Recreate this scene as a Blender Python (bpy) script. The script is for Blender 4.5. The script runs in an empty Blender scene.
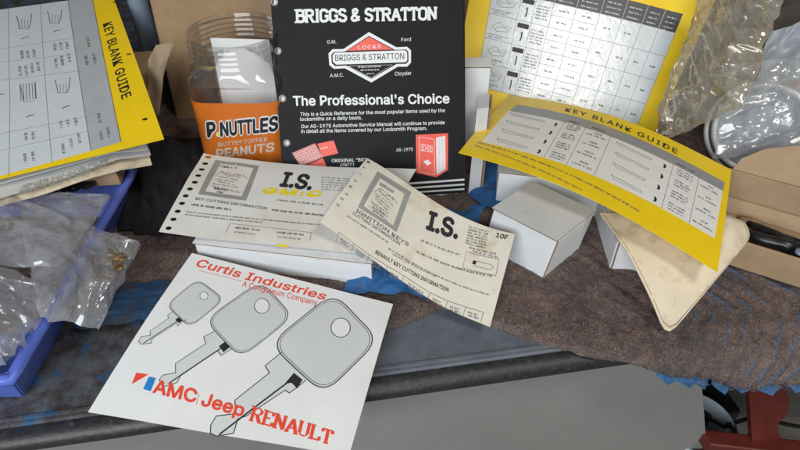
import bpy, bmesh, math, random
from mathutils import Vector, noise
from mathutils.geometry import delaunay_2d_cdt, intersect_point_tri_2d
random.seed(11)
C = bpy.context.scene.collection
R = math.radians

# ------------------------------------------------------------------ camera model (units: metres)
HC, PITCH, F = .40, R(40), 604.0
CAM = Vector((0, 0, HC))
FW = Vector((0, math.cos(PITCH), -math.sin(PITCH)))
UP = Vector((0, math.sin(PITCH), math.cos(PITCH)))
def ray(px, py): return FW + Vector((1, 0, 0))*((px-400)/F) + UP*((225-py)/F)
def Pz(px, py, z=0.0):
    d = ray(px, py); return CAM + d*((z-HC)/d.z)
def Py(px, py, y):
    d = ray(px, py); return CAM + d*(y/d.y)
def Pp(px, py, p, n):
    d = ray(px, py); return CAM + d*((p-CAM).dot(n)/d.dot(n))
def proj(v):
    r = v-CAM; t = r.dot(FW); return (400+F*r.x/t, 225-F*r.dot(UP)/t)

# ------------------------------------------------------------------ materials
def nd(nt, typ, loc=(0, 0), **kw):
    n = nt.nodes.new(typ)
    for k, v in kw.items():
        if k in n.inputs: n.inputs[k].default_value = v
        else: setattr(n, k, v)
    return n
def ramp(nt, src, stops):
    r = nt.nodes.new('ShaderNodeValToRGB')
    e = r.color_ramp.elements
    while len(e) < len(stops): e.new(.5)
    for el, (p, c) in zip(e, stops): el.position = p; el.color = (*c, 1) if len(c) == 3 else c
    nt.links.new(src, r.inputs[0]); return r.outputs[0]
def base(name):
    m = bpy.data.materials.new(name); m.use_nodes = True
    nt = m.node_tree; return m, nt, nt.nodes['Principled BSDF']
def mat(name, col, rough=.6, var=.12, scale=60, bump=.0, bscale=300, spec=.5, metal=0, coat=0, stain=None):
    m, nt, b = base(name)
    tc = nd(nt, 'ShaderNodeTexCoord')
    n = nd(nt, 'ShaderNodeTexNoise', Scale=scale, Detail=6, Roughness=.65)
    nt.links.new(tc.outputs['Object'], n.inputs['Vector'])
    lo = tuple(c*(1-var) for c in col); hi = tuple(min(1, c*(1+var)) for c in col)
    out = ramp(nt, n.outputs['Fac'], [(.3, lo), (.7, hi)])
    if stain:
        sc, ssc, lo_, hi_ = stain
        n2 = nd(nt, 'ShaderNodeTexNoise', Scale=ssc, Detail=5, Roughness=.6)
        nt.links.new(tc.outputs['Object'], n2.inputs['Vector'])
        f = ramp(nt, n2.outputs['Fac'], [(lo_, (0, 0, 0)), (hi_, (1, 1, 1))])
        mx = nd(nt, 'ShaderNodeMix', data_type='RGBA')
        nt.links.new(f, mx.inputs['Factor']); nt.links.new(out, mx.inputs['A']); mx.inputs['B'].default_value = (*sc, 1)
        out = mx.outputs['Result']
    nt.links.new(out, b.inputs['Base Color'])
    rr = nd(nt, 'ShaderNodeMapRange'); rr.inputs['To Min'].default_value = max(.03, rough-.1); rr.inputs['To Max'].default_value = min(1, rough+.1)
    nt.links.new(n.outputs['Fac'], rr.inputs['Value']); nt.links.new(rr.outputs['Result'], b.inputs['Roughness'])
    b.inputs['Specular IOR Level'].default_value = spec; b.inputs['Metallic'].default_value = metal
    b.inputs['Coat Weight'].default_value = coat; b.inputs['Coat Roughness'].default_value = .12
    if bump:
        n3 = nd(nt, 'ShaderNodeTexNoise', Scale=bscale, Detail=5, Roughness=.7)
        nt.links.new(tc.outputs['Object'], n3.inputs['Vector'])
        bp = nd(nt, 'ShaderNodeBump', Strength=bump, Distance=.002)
        nt.links.new(n3.outputs['Fac'], bp.inputs['Height']); nt.links.new(bp.outputs['Normal'], b.inputs['Normal']); nt.links.new(bp.outputs['Normal'], b.inputs['Coat Normal'])
    return m
def film(name, tint=(.95, .95, .95), gloss=.10, rough=.13, milk=.06, milkcol=(.8, .82, .85), edge=.5, shine=(.95, .95, .95)):
    m = bpy.data.materials.new(name); m.use_nodes = True; nt = m.node_tree
    nt.nodes.remove(nt.nodes['Principled BSDF']); out = nt.nodes['Material Output']
    tr = nd(nt, 'ShaderNodeBsdfTransparent'); tr.inputs['Color'].default_value = (*tint, 1)
    gl = nd(nt, 'ShaderNodeBsdfGlossy', Roughness=rough); gl.inputs['Color'].default_value = (*shine, 1)
    df = nd(nt, 'ShaderNodeBsdfDiffuse'); df.inputs['Color'].default_value = (*milkcol, 1)
    tl = nd(nt, 'ShaderNodeBsdfTranslucent'); tl.inputs['Color'].default_value = (*milkcol, 1)
    dm = nd(nt, 'ShaderNodeMixShader', Fac=.4); nt.links.new(df.outputs[0], dm.inputs[1]); nt.links.new(tl.outputs[0], dm.inputs[2])
    tc = nd(nt, 'ShaderNodeTexCoord'); n = nd(nt, 'ShaderNodeTexNoise', Scale=45, Detail=6, Roughness=.7)
    nt.links.new(tc.outputs['Object'], n.inputs['Vector'])
    mr = nd(nt, 'ShaderNodeMapRange'); mr.inputs['From Min'].default_value = .3; mr.inputs['From Max'].default_value = .75
    mr.inputs['To Min'].default_value = milk*.4; mr.inputs['To Max'].default_value = min(1, milk*1.8)
    nt.links.new(n.outputs['Fac'], mr.inputs['Value'])
    m1 = nd(nt, 'ShaderNodeMixShader'); nt.links.new(mr.outputs['Result'], m1.inputs[0])
    nt.links.new(tr.outputs[0], m1.inputs[1]); nt.links.new(dm.outputs[0], m1.inputs[2])
    lw = nd(nt, 'ShaderNodeLayerWeight', Blend=.35)
    ma = nd(nt, 'ShaderNodeMath', operation='MULTIPLY_ADD'); ma.inputs[1].default_value = edge; ma.inputs[2].default_value = gloss
    nt.links.new(lw.outputs['Fresnel'], ma.inputs[0])
    m2 = nd(nt, 'ShaderNodeMixShader'); nt.links.new(ma.outputs[0], m2.inputs[0])
    nt.links.new(m1.outputs[0], m2.inputs[1]); nt.links.new(gl.outputs[0], m2.inputs[2])
    nt.links.new(m2.outputs[0], out.inputs['Surface']); return m

def cardboard(name, col):
    m, nt, b = base(name)
    tc = nd(nt, 'ShaderNodeTexCoord')
    n = nd(nt, 'ShaderNodeTexNoise', Scale=25, Detail=8, Roughness=.7); nt.links.new(tc.outputs['Object'], n.inputs['Vector'])
    mp = nd(nt, 'ShaderNodeMapping'); mp.inputs['Scale'].default_value = (30, 30, 420); nt.links.new(tc.outputs['Object'], mp.inputs['Vector'])
    n2 = nd(nt, 'ShaderNodeTexNoise', Scale=1, Detail=3); nt.links.new(mp.outputs[0], n2.inputs['Vector'])
    a = ramp(nt, n.outputs['Fac'], [(.3, tuple(c*.8 for c in col)), (.7, tuple(c*1.12 for c in col))])
    bb = ramp(nt, n2.outputs['Fac'], [(.3, (.95, .95, .95)), (.7, (1, 1, 1))])
    mx = nd(nt, 'ShaderNodeMix', data_type='RGBA', blend_type='MULTIPLY'); mx.inputs['Factor'].default_value = 1
    nt.links.new(a, mx.inputs['A']); nt.links.new(bb, mx.inputs['B']); nt.links.new(mx.outputs['Result'], b.inputs['Base Color'])
    b.inputs['Roughness'].default_value = .75
    bp = nd(nt, 'ShaderNodeBump', Strength=.12, Distance=.001); nt.links.new(n.outputs['Fac'], bp.inputs['Height']); nt.links.new(bp.outputs['Normal'], b.inputs['Normal'])
    return m

def felt():
    m, nt, b = base('brown_felt')
    tc = nd(nt, 'ShaderNodeTexCoord')
    def ns(scale, det=4, rough=.7, mapping=None, dist=0):
        n = nd(nt, 'ShaderNodeTexNoise', Scale=scale, Detail=det, Roughness=rough, Distortion=dist)
        nt.links.new(tc.outputs['Object'], n.inputs['Vector']); return n.outputs['Fac']
    fib = ns(260, 4, .65, dist=3.0); clump = ns(60, 7, .72, dist=.6); big = ns(14, 5, .6); specks = ns(650, 2, .5, dist=1)
    c1 = ramp(nt, fib, [(.26, (.05, .036, .032)), (.42, (.105, .074, .065)), (.56, (.175, .13, .116)), (.74, (.33, .27, .25))])
    c2 = ramp(nt, clump, [(.28, (.52, .45, .44)), (.46, (1.32, 1.17, 1.11)), (.66, (2.15, 1.92, 1.82))])
    mx = nd(nt, 'ShaderNodeMix', data_type='RGBA', blend_type='MULTIPLY'); mx.inputs['Factor'].default_value = 1
    nt.links.new(c1, mx.inputs['A']); nt.links.new(c2, mx.inputs['B'])
    # blue and pale coloured fibres among the brown
    f3 = ramp(nt, specks, [(.63, (0, 0, 0)), (.70, (1, 1, 1))])
    blu = ramp(nt, ns(160, 2), [(.35, (.03, .10, .25)), (.5, (.40, .33, .28)), (.65, (.30, .07, .05))])
    mx2 = nd(nt, 'ShaderNodeMix', data_type='RGBA'); nt.links.new(f3, mx2.inputs['Factor']); nt.links.new(mx.outputs['Result'], mx2.inputs['A']); nt.links.new(blu, mx2.inputs['B'])
    f4 = ramp(nt, big, [(.48, (0, 0, 0)), (.68, (.55, .55, .55))])
    mx3 = nd(nt, 'ShaderNodeMix', data_type='RGBA'); nt.links.new(f4, mx3.inputs['Factor']); nt.links.new(mx2.outputs['Result'], mx3.inputs['A']); mx3.inputs['B'].default_value = (.05, .055, .075, 1)
    nt.links.new(mx3.outputs['Result'], b.inputs['Base Color'])
    b.inputs['Roughness'].default_value = .95; b.inputs['Specular IOR Level'].default_value = .1
    b.inputs['Sheen Weight'].default_value = .15
    ad = nd(nt, 'ShaderNodeMath', operation='MULTIPLY_ADD'); nt.links.new(clump, ad.inputs[0]); ad.inputs[1].default_value = 2.0; nt.links.new(fib, ad.inputs[2])
    bp = nd(nt, 'ShaderNodeBump', Strength=1.0, Distance=.004); nt.links.new(ad.outputs[0], bp.inputs['Height']); nt.links.new(bp.outputs['Normal'], b.inputs['Normal'])
    return m

def bench_paint():
    m, nt, b = base('worn_grey_paint')
    tc = nd(nt, 'ShaderNodeTexCoord')
    def ns(scale, det=5, rough=.65, sc=(1, 1, 1), off=(0, 0, 0)):
        mp = nd(nt, 'ShaderNodeMapping'); mp.inputs['Scale'].default_value = sc; mp.inputs['Location'].default_value = off
        nt.links.new(tc.outputs['Object'], mp.inputs['Vector'])
        n = nd(nt, 'ShaderNodeTexNoise', Scale=scale, Detail=det, Roughness=rough); nt.links.new(mp.outputs[0], n.inputs['Vector']); return n.outputs['Fac']
    c = ramp(nt, ns(30), [(.3, (.095, .11, .135)), (.7, (.155, .17, .20))])
    # grime towards one end, blue paint smears
    sep = nd(nt, 'ShaderNodeSeparateXYZ'); nt.links.new(tc.outputs['Object'], sep.inputs[0])
    mr = nd(nt, 'ShaderNodeMapRange'); mr.inputs['From Min'].default_value = .02; mr.inputs['From Max'].default_value = -.12
    nt.links.new(sep.outputs['X'], mr.inputs['Value'])
    g = ramp(nt, ns(45, 8, .75), [(.35, (0, 0, 0)), (.6, (1, 1, 1))])
    mm = nd(nt, 'ShaderNodeMath', operation='MULTIPLY'); nt.links.new(mr.outputs['Result'], mm.inputs[0]); nt.links.new(g, mm.inputs[1])
    mx = nd(nt, 'ShaderNodeMix', data_type='RGBA'); nt.links.new(mm.outputs[0], mx.inputs['Factor']); nt.links.new(c, mx.inputs['A']); mx.inputs['B'].default_value = (.045, .036, .03, 1)
    s = ramp(nt, ns(38, 5, .6, (1, 1, 1), (3.1, 1.7, 0)), [(.56, (0, 0, 0)), (.66, (.8, .8, .8))])
    mm2 = nd(nt, 'ShaderNodeMath', operation='MULTIPLY'); nt.links.new(mr.outputs['Result'], mm2.inputs[0]); nt.links.new(s, mm2.inputs[1])
    mx2 = nd(nt, 'ShaderNodeMix', data_type='RGBA'); nt.links.new(mm2.outputs[0], mx2.inputs['Factor']); nt.links.new(mx.outputs['Result'], mx2.inputs['A']); mx2.inputs['B'].default_value = (.012, .11, .27, 1)
    d = ramp(nt, ns(140, 3, .6, (1, 1, 1), (7, 2, 0)), [(.70, (0, 0, 0)), (.76, (.5, .5, .5))])
    mx3 = nd(nt, 'ShaderNodeMix', data_type='RGBA'); nt.links.new(d, mx3.inputs['Factor']); nt.links.new(mx2.outputs['Result'], mx3.inputs['A']); mx3.inputs['B'].default_value = (.32, .33, .35, 1)
    nt.links.new(mx3.outputs['Result'], b.inputs['Base Color'])
    rr = ramp(nt, ns(60, 6), [(.3, (.35, .35, .35)), (.7, (.6, .6, .6))]); nt.links.new(rr, b.inputs['Roughness'])
    bp = nd(nt, 'ShaderNodeBump', Strength=.25, Distance=.001); nt.links.new(ns(90, 6, .7), bp.inputs['Height']); nt.links.new(bp.outputs['Normal'], b.inputs['Normal'])
    return m

M = {}
M['paper'] = mat('white_card_paper', (.78, .79, .79), .45, .03, 9, .10, 260, stain=((.70, .68, .63), 7, .50, .85))
M['yellowed'] = mat('yellowed_paper', (.74, .73, .70), .6, .05, 30, .12, 300, stain=((.66, .57, .43), 10, .50, .80))
M['creampaper'] = mat('cream_card_paper', (.69, .645, .55), .6, .05, 30, .12, 300, stain=((.52, .38, .22), 26, .56, .78))
M['ink'] = mat('black_ink', (.022, .022, .026), .5, .1)
M['softink'] = mat('faded_ink', (.13, .13, .14), .55, .2)
M['thinink'] = mat('hairline_ink', (.20, .21, .22), .55, .2)
M['hatch'] = mat('engraving_lines', (.46, .48, .475), .5, .15, 200)
M['keyline'] = mat('key_outline_ink', (.055, .06, .065), .5, .15)
M['paleprint'] = mat('pale_label_print', (.62, .50, .42), .5, .1)
M['greyprint'] = mat('grey_print', (.30, .30, .29), .55, .1)
M['bluegrey'] = mat('blue_grey_print', (.42, .44, .46), .45, .06)
M['keyfill'] = mat('pale_key_tint', (.63, .65, .64), .45, .015, 60)
M['red'] = mat('red_ink', (.80, .075, .04), .45, .06)
M['pinkred'] = mat('washed_red_ink', (.60, .17, .15), .45, .25, 400)
M['pink'] = mat('pink_print', (.62, .30, .27), .45, .3, 500)
M['blueink'] = mat('blue_ink', (.02, .22, .62), .45, .05)
M['yellow'] = mat('yellow_card', (.92, .64, .010), .38, .05, 30, .04, 400, coat=.25)
M['yellowink'] = mat('highlighter_yellow', (.85, .68, .02), .5, .15, 200)
M['tablewhite'] = mat('laminated_white', (.63, .68, .71), .30, .03, 40, .22, 90, coat=.6)
M['tablecream'] = mat('laminated_cream', (.82, .80, .765), .35, .03, 40, .06, 120, coat=.2)
M['black_vinyl'] = mat('black_vinyl_cover', (.0095, .0095, .0112), .5, .15, 90, .10, 900, spec=.13)
M['white_ink'] = mat('white_ink', (.74, .75, .76), .5, .04)
M['greyhead'] = mat('dark_header_print', (.075, .075, .085), .42, .1)
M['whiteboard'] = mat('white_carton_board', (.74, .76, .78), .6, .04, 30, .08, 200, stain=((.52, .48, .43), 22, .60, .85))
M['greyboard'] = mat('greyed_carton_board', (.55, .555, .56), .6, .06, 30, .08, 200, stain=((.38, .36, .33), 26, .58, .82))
M['kraft'] = mat('kraft_edge', (.26, .17, .095), .8, .2, 300)
M['carton'] = cardboard('brown_cardboard', (.36, .235, .13))
M['lightcarton'] = cardboard('tan_cardboard', (.38, .26, .155))
M['envelope'] = mat('cream_envelope', (.74, .64, .48), .65, .05, 30, .2, 160, stain=((.47, .365, .25), 34, .50, .68))
M['kraftpaper'] = mat('kraft_paper', (.30, .225, .15), .75, .12, 50, .4, 150)
M['felt'] = felt()
M['thread'] = mat('blue_stitching', (.035, .115, .25), .7, .25, 300)
M['bluecloth'] = mat('blue_cloth', (.022, .12, .32), .75, .3, 90, .5, 500, stain=((.08, .06, .055), 60, .6, .75))
M['darkblue'] = mat('soiled_blue_cloth', (.014, .055, .13), .8, .35, 70, .5, 300, stain=((.05, .04, .035), 45, .45, .65))
M['bluebin'] = mat('blue_plastic', (.12, .19, .70), .35, .08, 20, .05, 200)
M['bench'] = bench_paint()
M['rubber'] = mat('dark_rubber', (.022, .022, .024), .42, .35, 120, .25, 260, stain=((.065, .065, .068), 220, .58, .72))
M['panel'] = mat('grey_panel_paint', (.24, .237, .226), .5, .09, 7, .10, 60, stain=((.15, .145, .135), 3.5, .5, .75))
M['orange'] = mat('orange_label', (.62, .155, .015), .4, .06)
M['redmetal'] = mat('red_painted_steel', (.105, .018, .013), .4, .2, 40)
M['darkmetal'] = mat('dark_steel', (.05, .05, .055), .35, .3, 80, metal=.7)
M['blackcable'] = mat('black_cable', (.015, .015, .016), .45, .1)
M['brass'] = mat('brass', (.78, .50, .20), .3, .2, 300, metal=1)
M['floor'] = mat('concrete_floor', (.16, .15, .125), .8, .3, 20, .3, 80)
M['wall'] = mat('dim_wall', (.075, .066, .06), .8, .25, 8)
M['navy'] = mat('black_navy_sheet', (.010, .011, .016), .9, .3, 60, .4, 400)
M['dark'] = mat('dark_fabric', (.012, .012, .016), .9, .3, 60, .4, 400)
M['dark2'] = mat('dark_grey_cloth', (.085, .072, .06), .85, .25, 40, .3, 300)
M['greycloth'] = mat('grey_plastic_sheet', (.34, .37, .42), .35, .15, 30, .15, 80)
M['whiteplastic'] = mat('white_plastic', (.58, .59, .58), .4, .05)
M['bottleblue'] = mat('blue_grey_plastic', (.20, .25, .32), .35, .1)
M['clear'] = film('clear_plastic_film', (.97, .97, .97), gloss=.05, rough=.11, milk=.23, edge=.45)
M['clear2'] = film('clear_plastic_bag', (.96, .95, .92), gloss=.05, rough=.09, milk=.24, milkcol=(.80, .78, .74), edge=.6, shine=(1, .94, .82))  # warm lamp glints tinted into the gloss and milk colours
M['milky'] = film('milky_plastic_bag', (.86, .89, .93), gloss=.04, rough=.25, milk=.50, milkcol=(.55, .60, .67), edge=.4)
M['jar'] = film('clear_jar_plastic', (.985, .985, .985), gloss=.012, rough=.05, milk=.02, edge=.55)

# ------------------------------------------------------------------ objects
class MB:
    def __init__(s): s.v = []; s.f = []; s.m = []; s.mats = []; s.sm = []
    def mi(s, m):
        if m not in s.mats: s.mats.append(m)
        return s.mats.index(m)
    def add(s, vs, fs, m, smooth=False):
        o = len(s.v); s.v += [tuple(v) for v in vs]; k = s.mi(m)
        for f in fs: s.f.append([i+o for i in f]); s.m.append(k); s.sm.append(smooth)
    def build(s, name, parent=None, origin=None):
        me = bpy.data.meshes.new(name); o = origin or Vector((0, 0, 0))
        me.from_pydata([Vector(v)-o for v in s.v], [], s.f)
        for m in s.mats: me.materials.append(M[m])
        me.polygons.foreach_set('material_index', s.m); me.polygons.foreach_set('use_smooth', s.sm); me.update()
        ob = bpy.data.objects.new(name, me); C.objects.link(ob)
        if parent: ob.parent = parent; ob.location = o - parent.location
        else: ob.location = o
        return ob
def tag(o, label=None, cat=None, group=None, kind=None):
    for k, v in (('label', label), ('category', cat), ('group', group), ('kind', kind)):
        if v: o[k] = v
    return o
def thing(name, loc, label, cat, group=None):
    o = bpy.data.objects.new(name, None); C.objects.link(o); o.location = loc; o.empty_display_size = .02
    return tag(o, label, cat, group)

def box_mb(mb, o, ax, ay, az, m, bev=0.0, jitter=0):
    """box from corner o along three vectors, with chamfered look through a bevel"""
    bm = bmesh.new()
    vs = [bm.verts.new(o+ax*i+ay*j+az*k) for k in (0, 1) for j in (0, 1) for i in (0, 1)]
    for f in ((0, 2, 3, 1), (4, 5, 7, 6), (0, 1, 5, 4), (2, 6, 7, 3), (0, 4, 6, 2), (1, 3, 7, 5)): bm.faces.new([vs[i] for i in f])
    bmesh.ops.recalc_face_normals(bm, faces=bm.faces)
    if bev: bmesh.ops.bevel(bm, geom=bm.edges[:], offset=bev, segments=2, affect='EDGES', profile=.5)
    bm.verts.index_update()
    mb.add([v.co for v in bm.verts], [[v.index for v in f.verts] for f in bm.faces], m); bm.free()
def tube_mb(mb, pts, r, m, n=8, closed=False):
    pts = [Vector(p) for p in pts]; vs = []; fs = []
    L = len(pts); up = Vector((0.13, .21, .97)).normalized()
    for i, p in enumerate(pts):
        t = (pts[(i+1) % L if closed else min(i+1, L-1)]-pts[(i-1) % L if closed else max(i-1, 0)]).normalized()
        a = t.cross(up); a = a.normalized() if a.length > 1e-4 else t.orthogonal().normalized(); b = a.cross(t)
        rr = r[i] if isinstance(r, (list, tuple)) else r
        for k in range(n):
            w = 2*math.pi*k/n; vs.append(p+a*math.cos(w)*rr+b*math.sin(w)*rr)
    for i in range(L if closed else L-1):
        j = (i+1) % L
        for k in range(n): fs.append([i*n+k, i*n+(k+1) % n, j*n+(k+1) % n, j*n+k])
    if not closed: fs += [list(range(n))[::-1], [(L-1)*n+k for k in range(n)]]
    mb.add(vs, fs, m, True)
def lathe_mb(mb, c, prof, m, n=64, axis=None, a0=0, a1=2*math.pi):
    vs = []; fs = []; full = abs(a1-a0-2*math.pi) < 1e-6; K = n if full else n+1
    ez = (axis or Vector((0, 0, 1))).normalized(); ex = ez.orthogonal().normalized() if axis else Vector((1, 0, 0)); ey = ez.cross(ex)
    for r, z in prof:
        for k in range(K):
            w = a0+(a1-a0)*k/n; vs.append(c+ex*math.cos(w)*r+ey*math.sin(w)*r+ez*z)
    for i in range(len(prof)-1):
        for k in range(n):
            q = (k+1) % K; fs.append([i*K+k, i*K+q, (i+1)*K+q, (i+1)*K+k])
    mb.add(vs, fs, m, True)

# ------------------------------------------------------------------ lettering
_tc = {}
try:      # the grotesque face that ships inside Blender itself; the built-in face otherwise
    SANS = bpy.data.fonts.load(bpy.utils.system_resource('DATAFILES', path='fonts')+'/Inter.woff2'); CAP = .727
except Exception:
    SANS = None; CAP = .70
_cap = []
def CAP_():
    if not _cap: _cap.append(0); _cap[0] = text_height('H')
    return _cap[0]
def text_height(ch):
    cu = bpy.data.curves.new('lettering', 'FONT'); cu.body = ch
    if SANS: cu.font = SANS
    ob = bpy.data.objects.new('lettering', cu); C.objects.link(ob); dg = bpy.context.evaluated_depsgraph_get(); dg.update(); me = ob.evaluated_get(dg).to_mesh()
    h = max(v.co.y for v in me.vertices); ob.evaluated_get(dg).to_mesh_clear(); bpy.data.objects.remove(ob); bpy.data.curves.remove(cu); return h
def text_mesh(s, bold=0.0, space=1.0):
    key = (s, bold, space)
    if key in _tc: return _tc[key]
    cu = bpy.data.curves.new('lettering', 'FONT'); cu.body = s
    if SANS: cu.font = SANS
    cu.space_character = space; cu.resolution_u = 3
    ob = bpy.data.objects.new('lettering', cu); C.objects.link(ob)
    dg = bpy.context.evaluated_depsgraph_get(); me = ob.evaluated_get(dg).to_mesh()
    vs = [(v.co.x, v.co.y) for v in me.vertices]; fs = [list(p.vertices) for p in me.polygons]
    ob.evaluated_get(dg).to_mesh_clear(); bpy.data.objects.remove(ob); bpy.data.curves.remove(cu)
    x0 = min(v[0] for v in vs); x1 = max(v[0] for v in vs)
    cap = max(v[1] for v in vs) if s.isupper() and not any(c in s for c in 'Q;,') else CAP_()
    vs = [((x-x0)/(x1-x0), y/cap) for x, y in vs]
    if bold:      # heavier weight: the same outlines struck several times around the letter
        h = bold/cap*.8; w = bold/(x1-x0)*.8; n0 = len(vs); v0 = list(vs); f0 = list(fs)
        for k in range(8):
            a = math.pi*2*k/8+.2; o = len(vs); vs = vs+[(x+w*math.cos(a), y+h*math.sin(a)) for x, y in v0]; fs = fs+[[i+o for i in f] for f in f0]
    _tc[key] = (vs, fs, len(vs)//9 if bold else len(vs)); return _tc[key]

# slab-serif capitals as strokes: (strokes, width); serif flags at stroke ends lying on y=0 or y=1
SER = {
 'B': ([[(0.12, 0), (.12, 1)], [(.12, 1), (.5, 1), (.64, .9), (.64, .65), (.5, .54), (.12, .54)], [(.12, .54), (.54, .54), (.7, .42), (.7, .13), (.54, 0), (.12, 0)]], .8, [(.04, 0), (.04, 1)]),
 'R': ([[(.12, 0), (.12, 1)], [(.12, 1), (.5, 1), (.66, .88), (.66, .62), (.5, .5), (.12, .5)], [(.4, .5), (.66, 0)]], .84, [(.12, 0), (.04, 1), (.72, 0)]),
 'I': ([[(.2, 0), (.2, 1)]], .4, [(.2, 0), (.2, 1)]),
 'G': ([[(.7, .72), (.62, .92), (.45, 1), (.25, 1), (.1, .85), (.1, .15), (.25, 0), (.5, 0), (.68, .12), (.68, .45), (.45, .45)]], .82, [(.7, .8)]),
 'S': ([[(.6, .78), (.52, .95), (.4, 1), (.22, 1), (.1, .86), (.1, .66), (.22, .56), (.48, .46), (.62, .34), (.62, .14), (.5, 0), (.24, 0), (.12, .08), (.08, .24)]], .72, []),
 'T': ([[(.36, 0), (.36, 1)], [(.04, 1), (.68, 1)], [(.05, 1), (.05, .76)], [(.67, 1), (.67, .76)]], .74, [(.36, 0)]),
 'A': ([[(.08, 0), (.38, 1)], [(.38, 1), (.7, 0)], [(.2, .32), (.58, .32)]], .8, [(.08, 0), (.7, 0)]),
 'O': ([[(.28, 0), (.1, .16), (.1, .84), (.28, 1), (.52, 1), (.7, .84), (.7, .16), (.52, 0), (.28, 0)]], .82, []),
 'N': ([[(.12, 0), (.12, 1)], [(.12, 1), (.66, 0)], [(.66, 0), (.66, 1)]], .84, [(.12, 0), (.08, 1), (.66, 1)]),
 '&': ([[(.72, 0), (.2, .7), (.2, .9), (.32, 1), (.46, 1), (.55, .88), (.5, .7), (.14, .36), (.08, .2), (.16, .04), (.34, 0), (.52, .08), (.72, .4)]], .86, []),
 'E': ([[(.12, 0), (.12, 1)], [(.12, 1), (.62, 1), (.62, .76)], [(.12, .52), (.48, .52)], [(.12, 0), (.66, 0), (.66, .26)]], .76, [(.06, 0), (.06, 1)]),
 'U': ([[(.12, 1), (.12, .18), (.26, 0), (.5, 0), (.64, .18), (.64, 1)]], .8, [(.12, 1), (.64, 1)]),
 'L': ([[(.12, 0), (.12, 1)], [(.12, 0), (.62, 0), (.62, .28)]], .72, [(.12, 1), (.06, 0)]),
 ' ': ([], .34, []),
}
def slab_strokes(s):
    """list of (polyline in letter space, is_serif) across the whole string, normalised to width 1"""
    x = 0; out = []; xs = .62
    for ch in s:
        st, w, sr = SER[ch]
        for p in st: out.append(([(x+a*xs, .06+b*.88) for a, b in p], False))
        for a, b in sr:
            yy = .03 if b == 0 else (.97 if b == 1 else b); out.append(([(x+(a-.15)*xs, yy), (x+(a+.15)*xs, yy)], True))
        x += w*xs
    return [([(a/x, b) for a, b in p], q) for p, q in out], x

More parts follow.
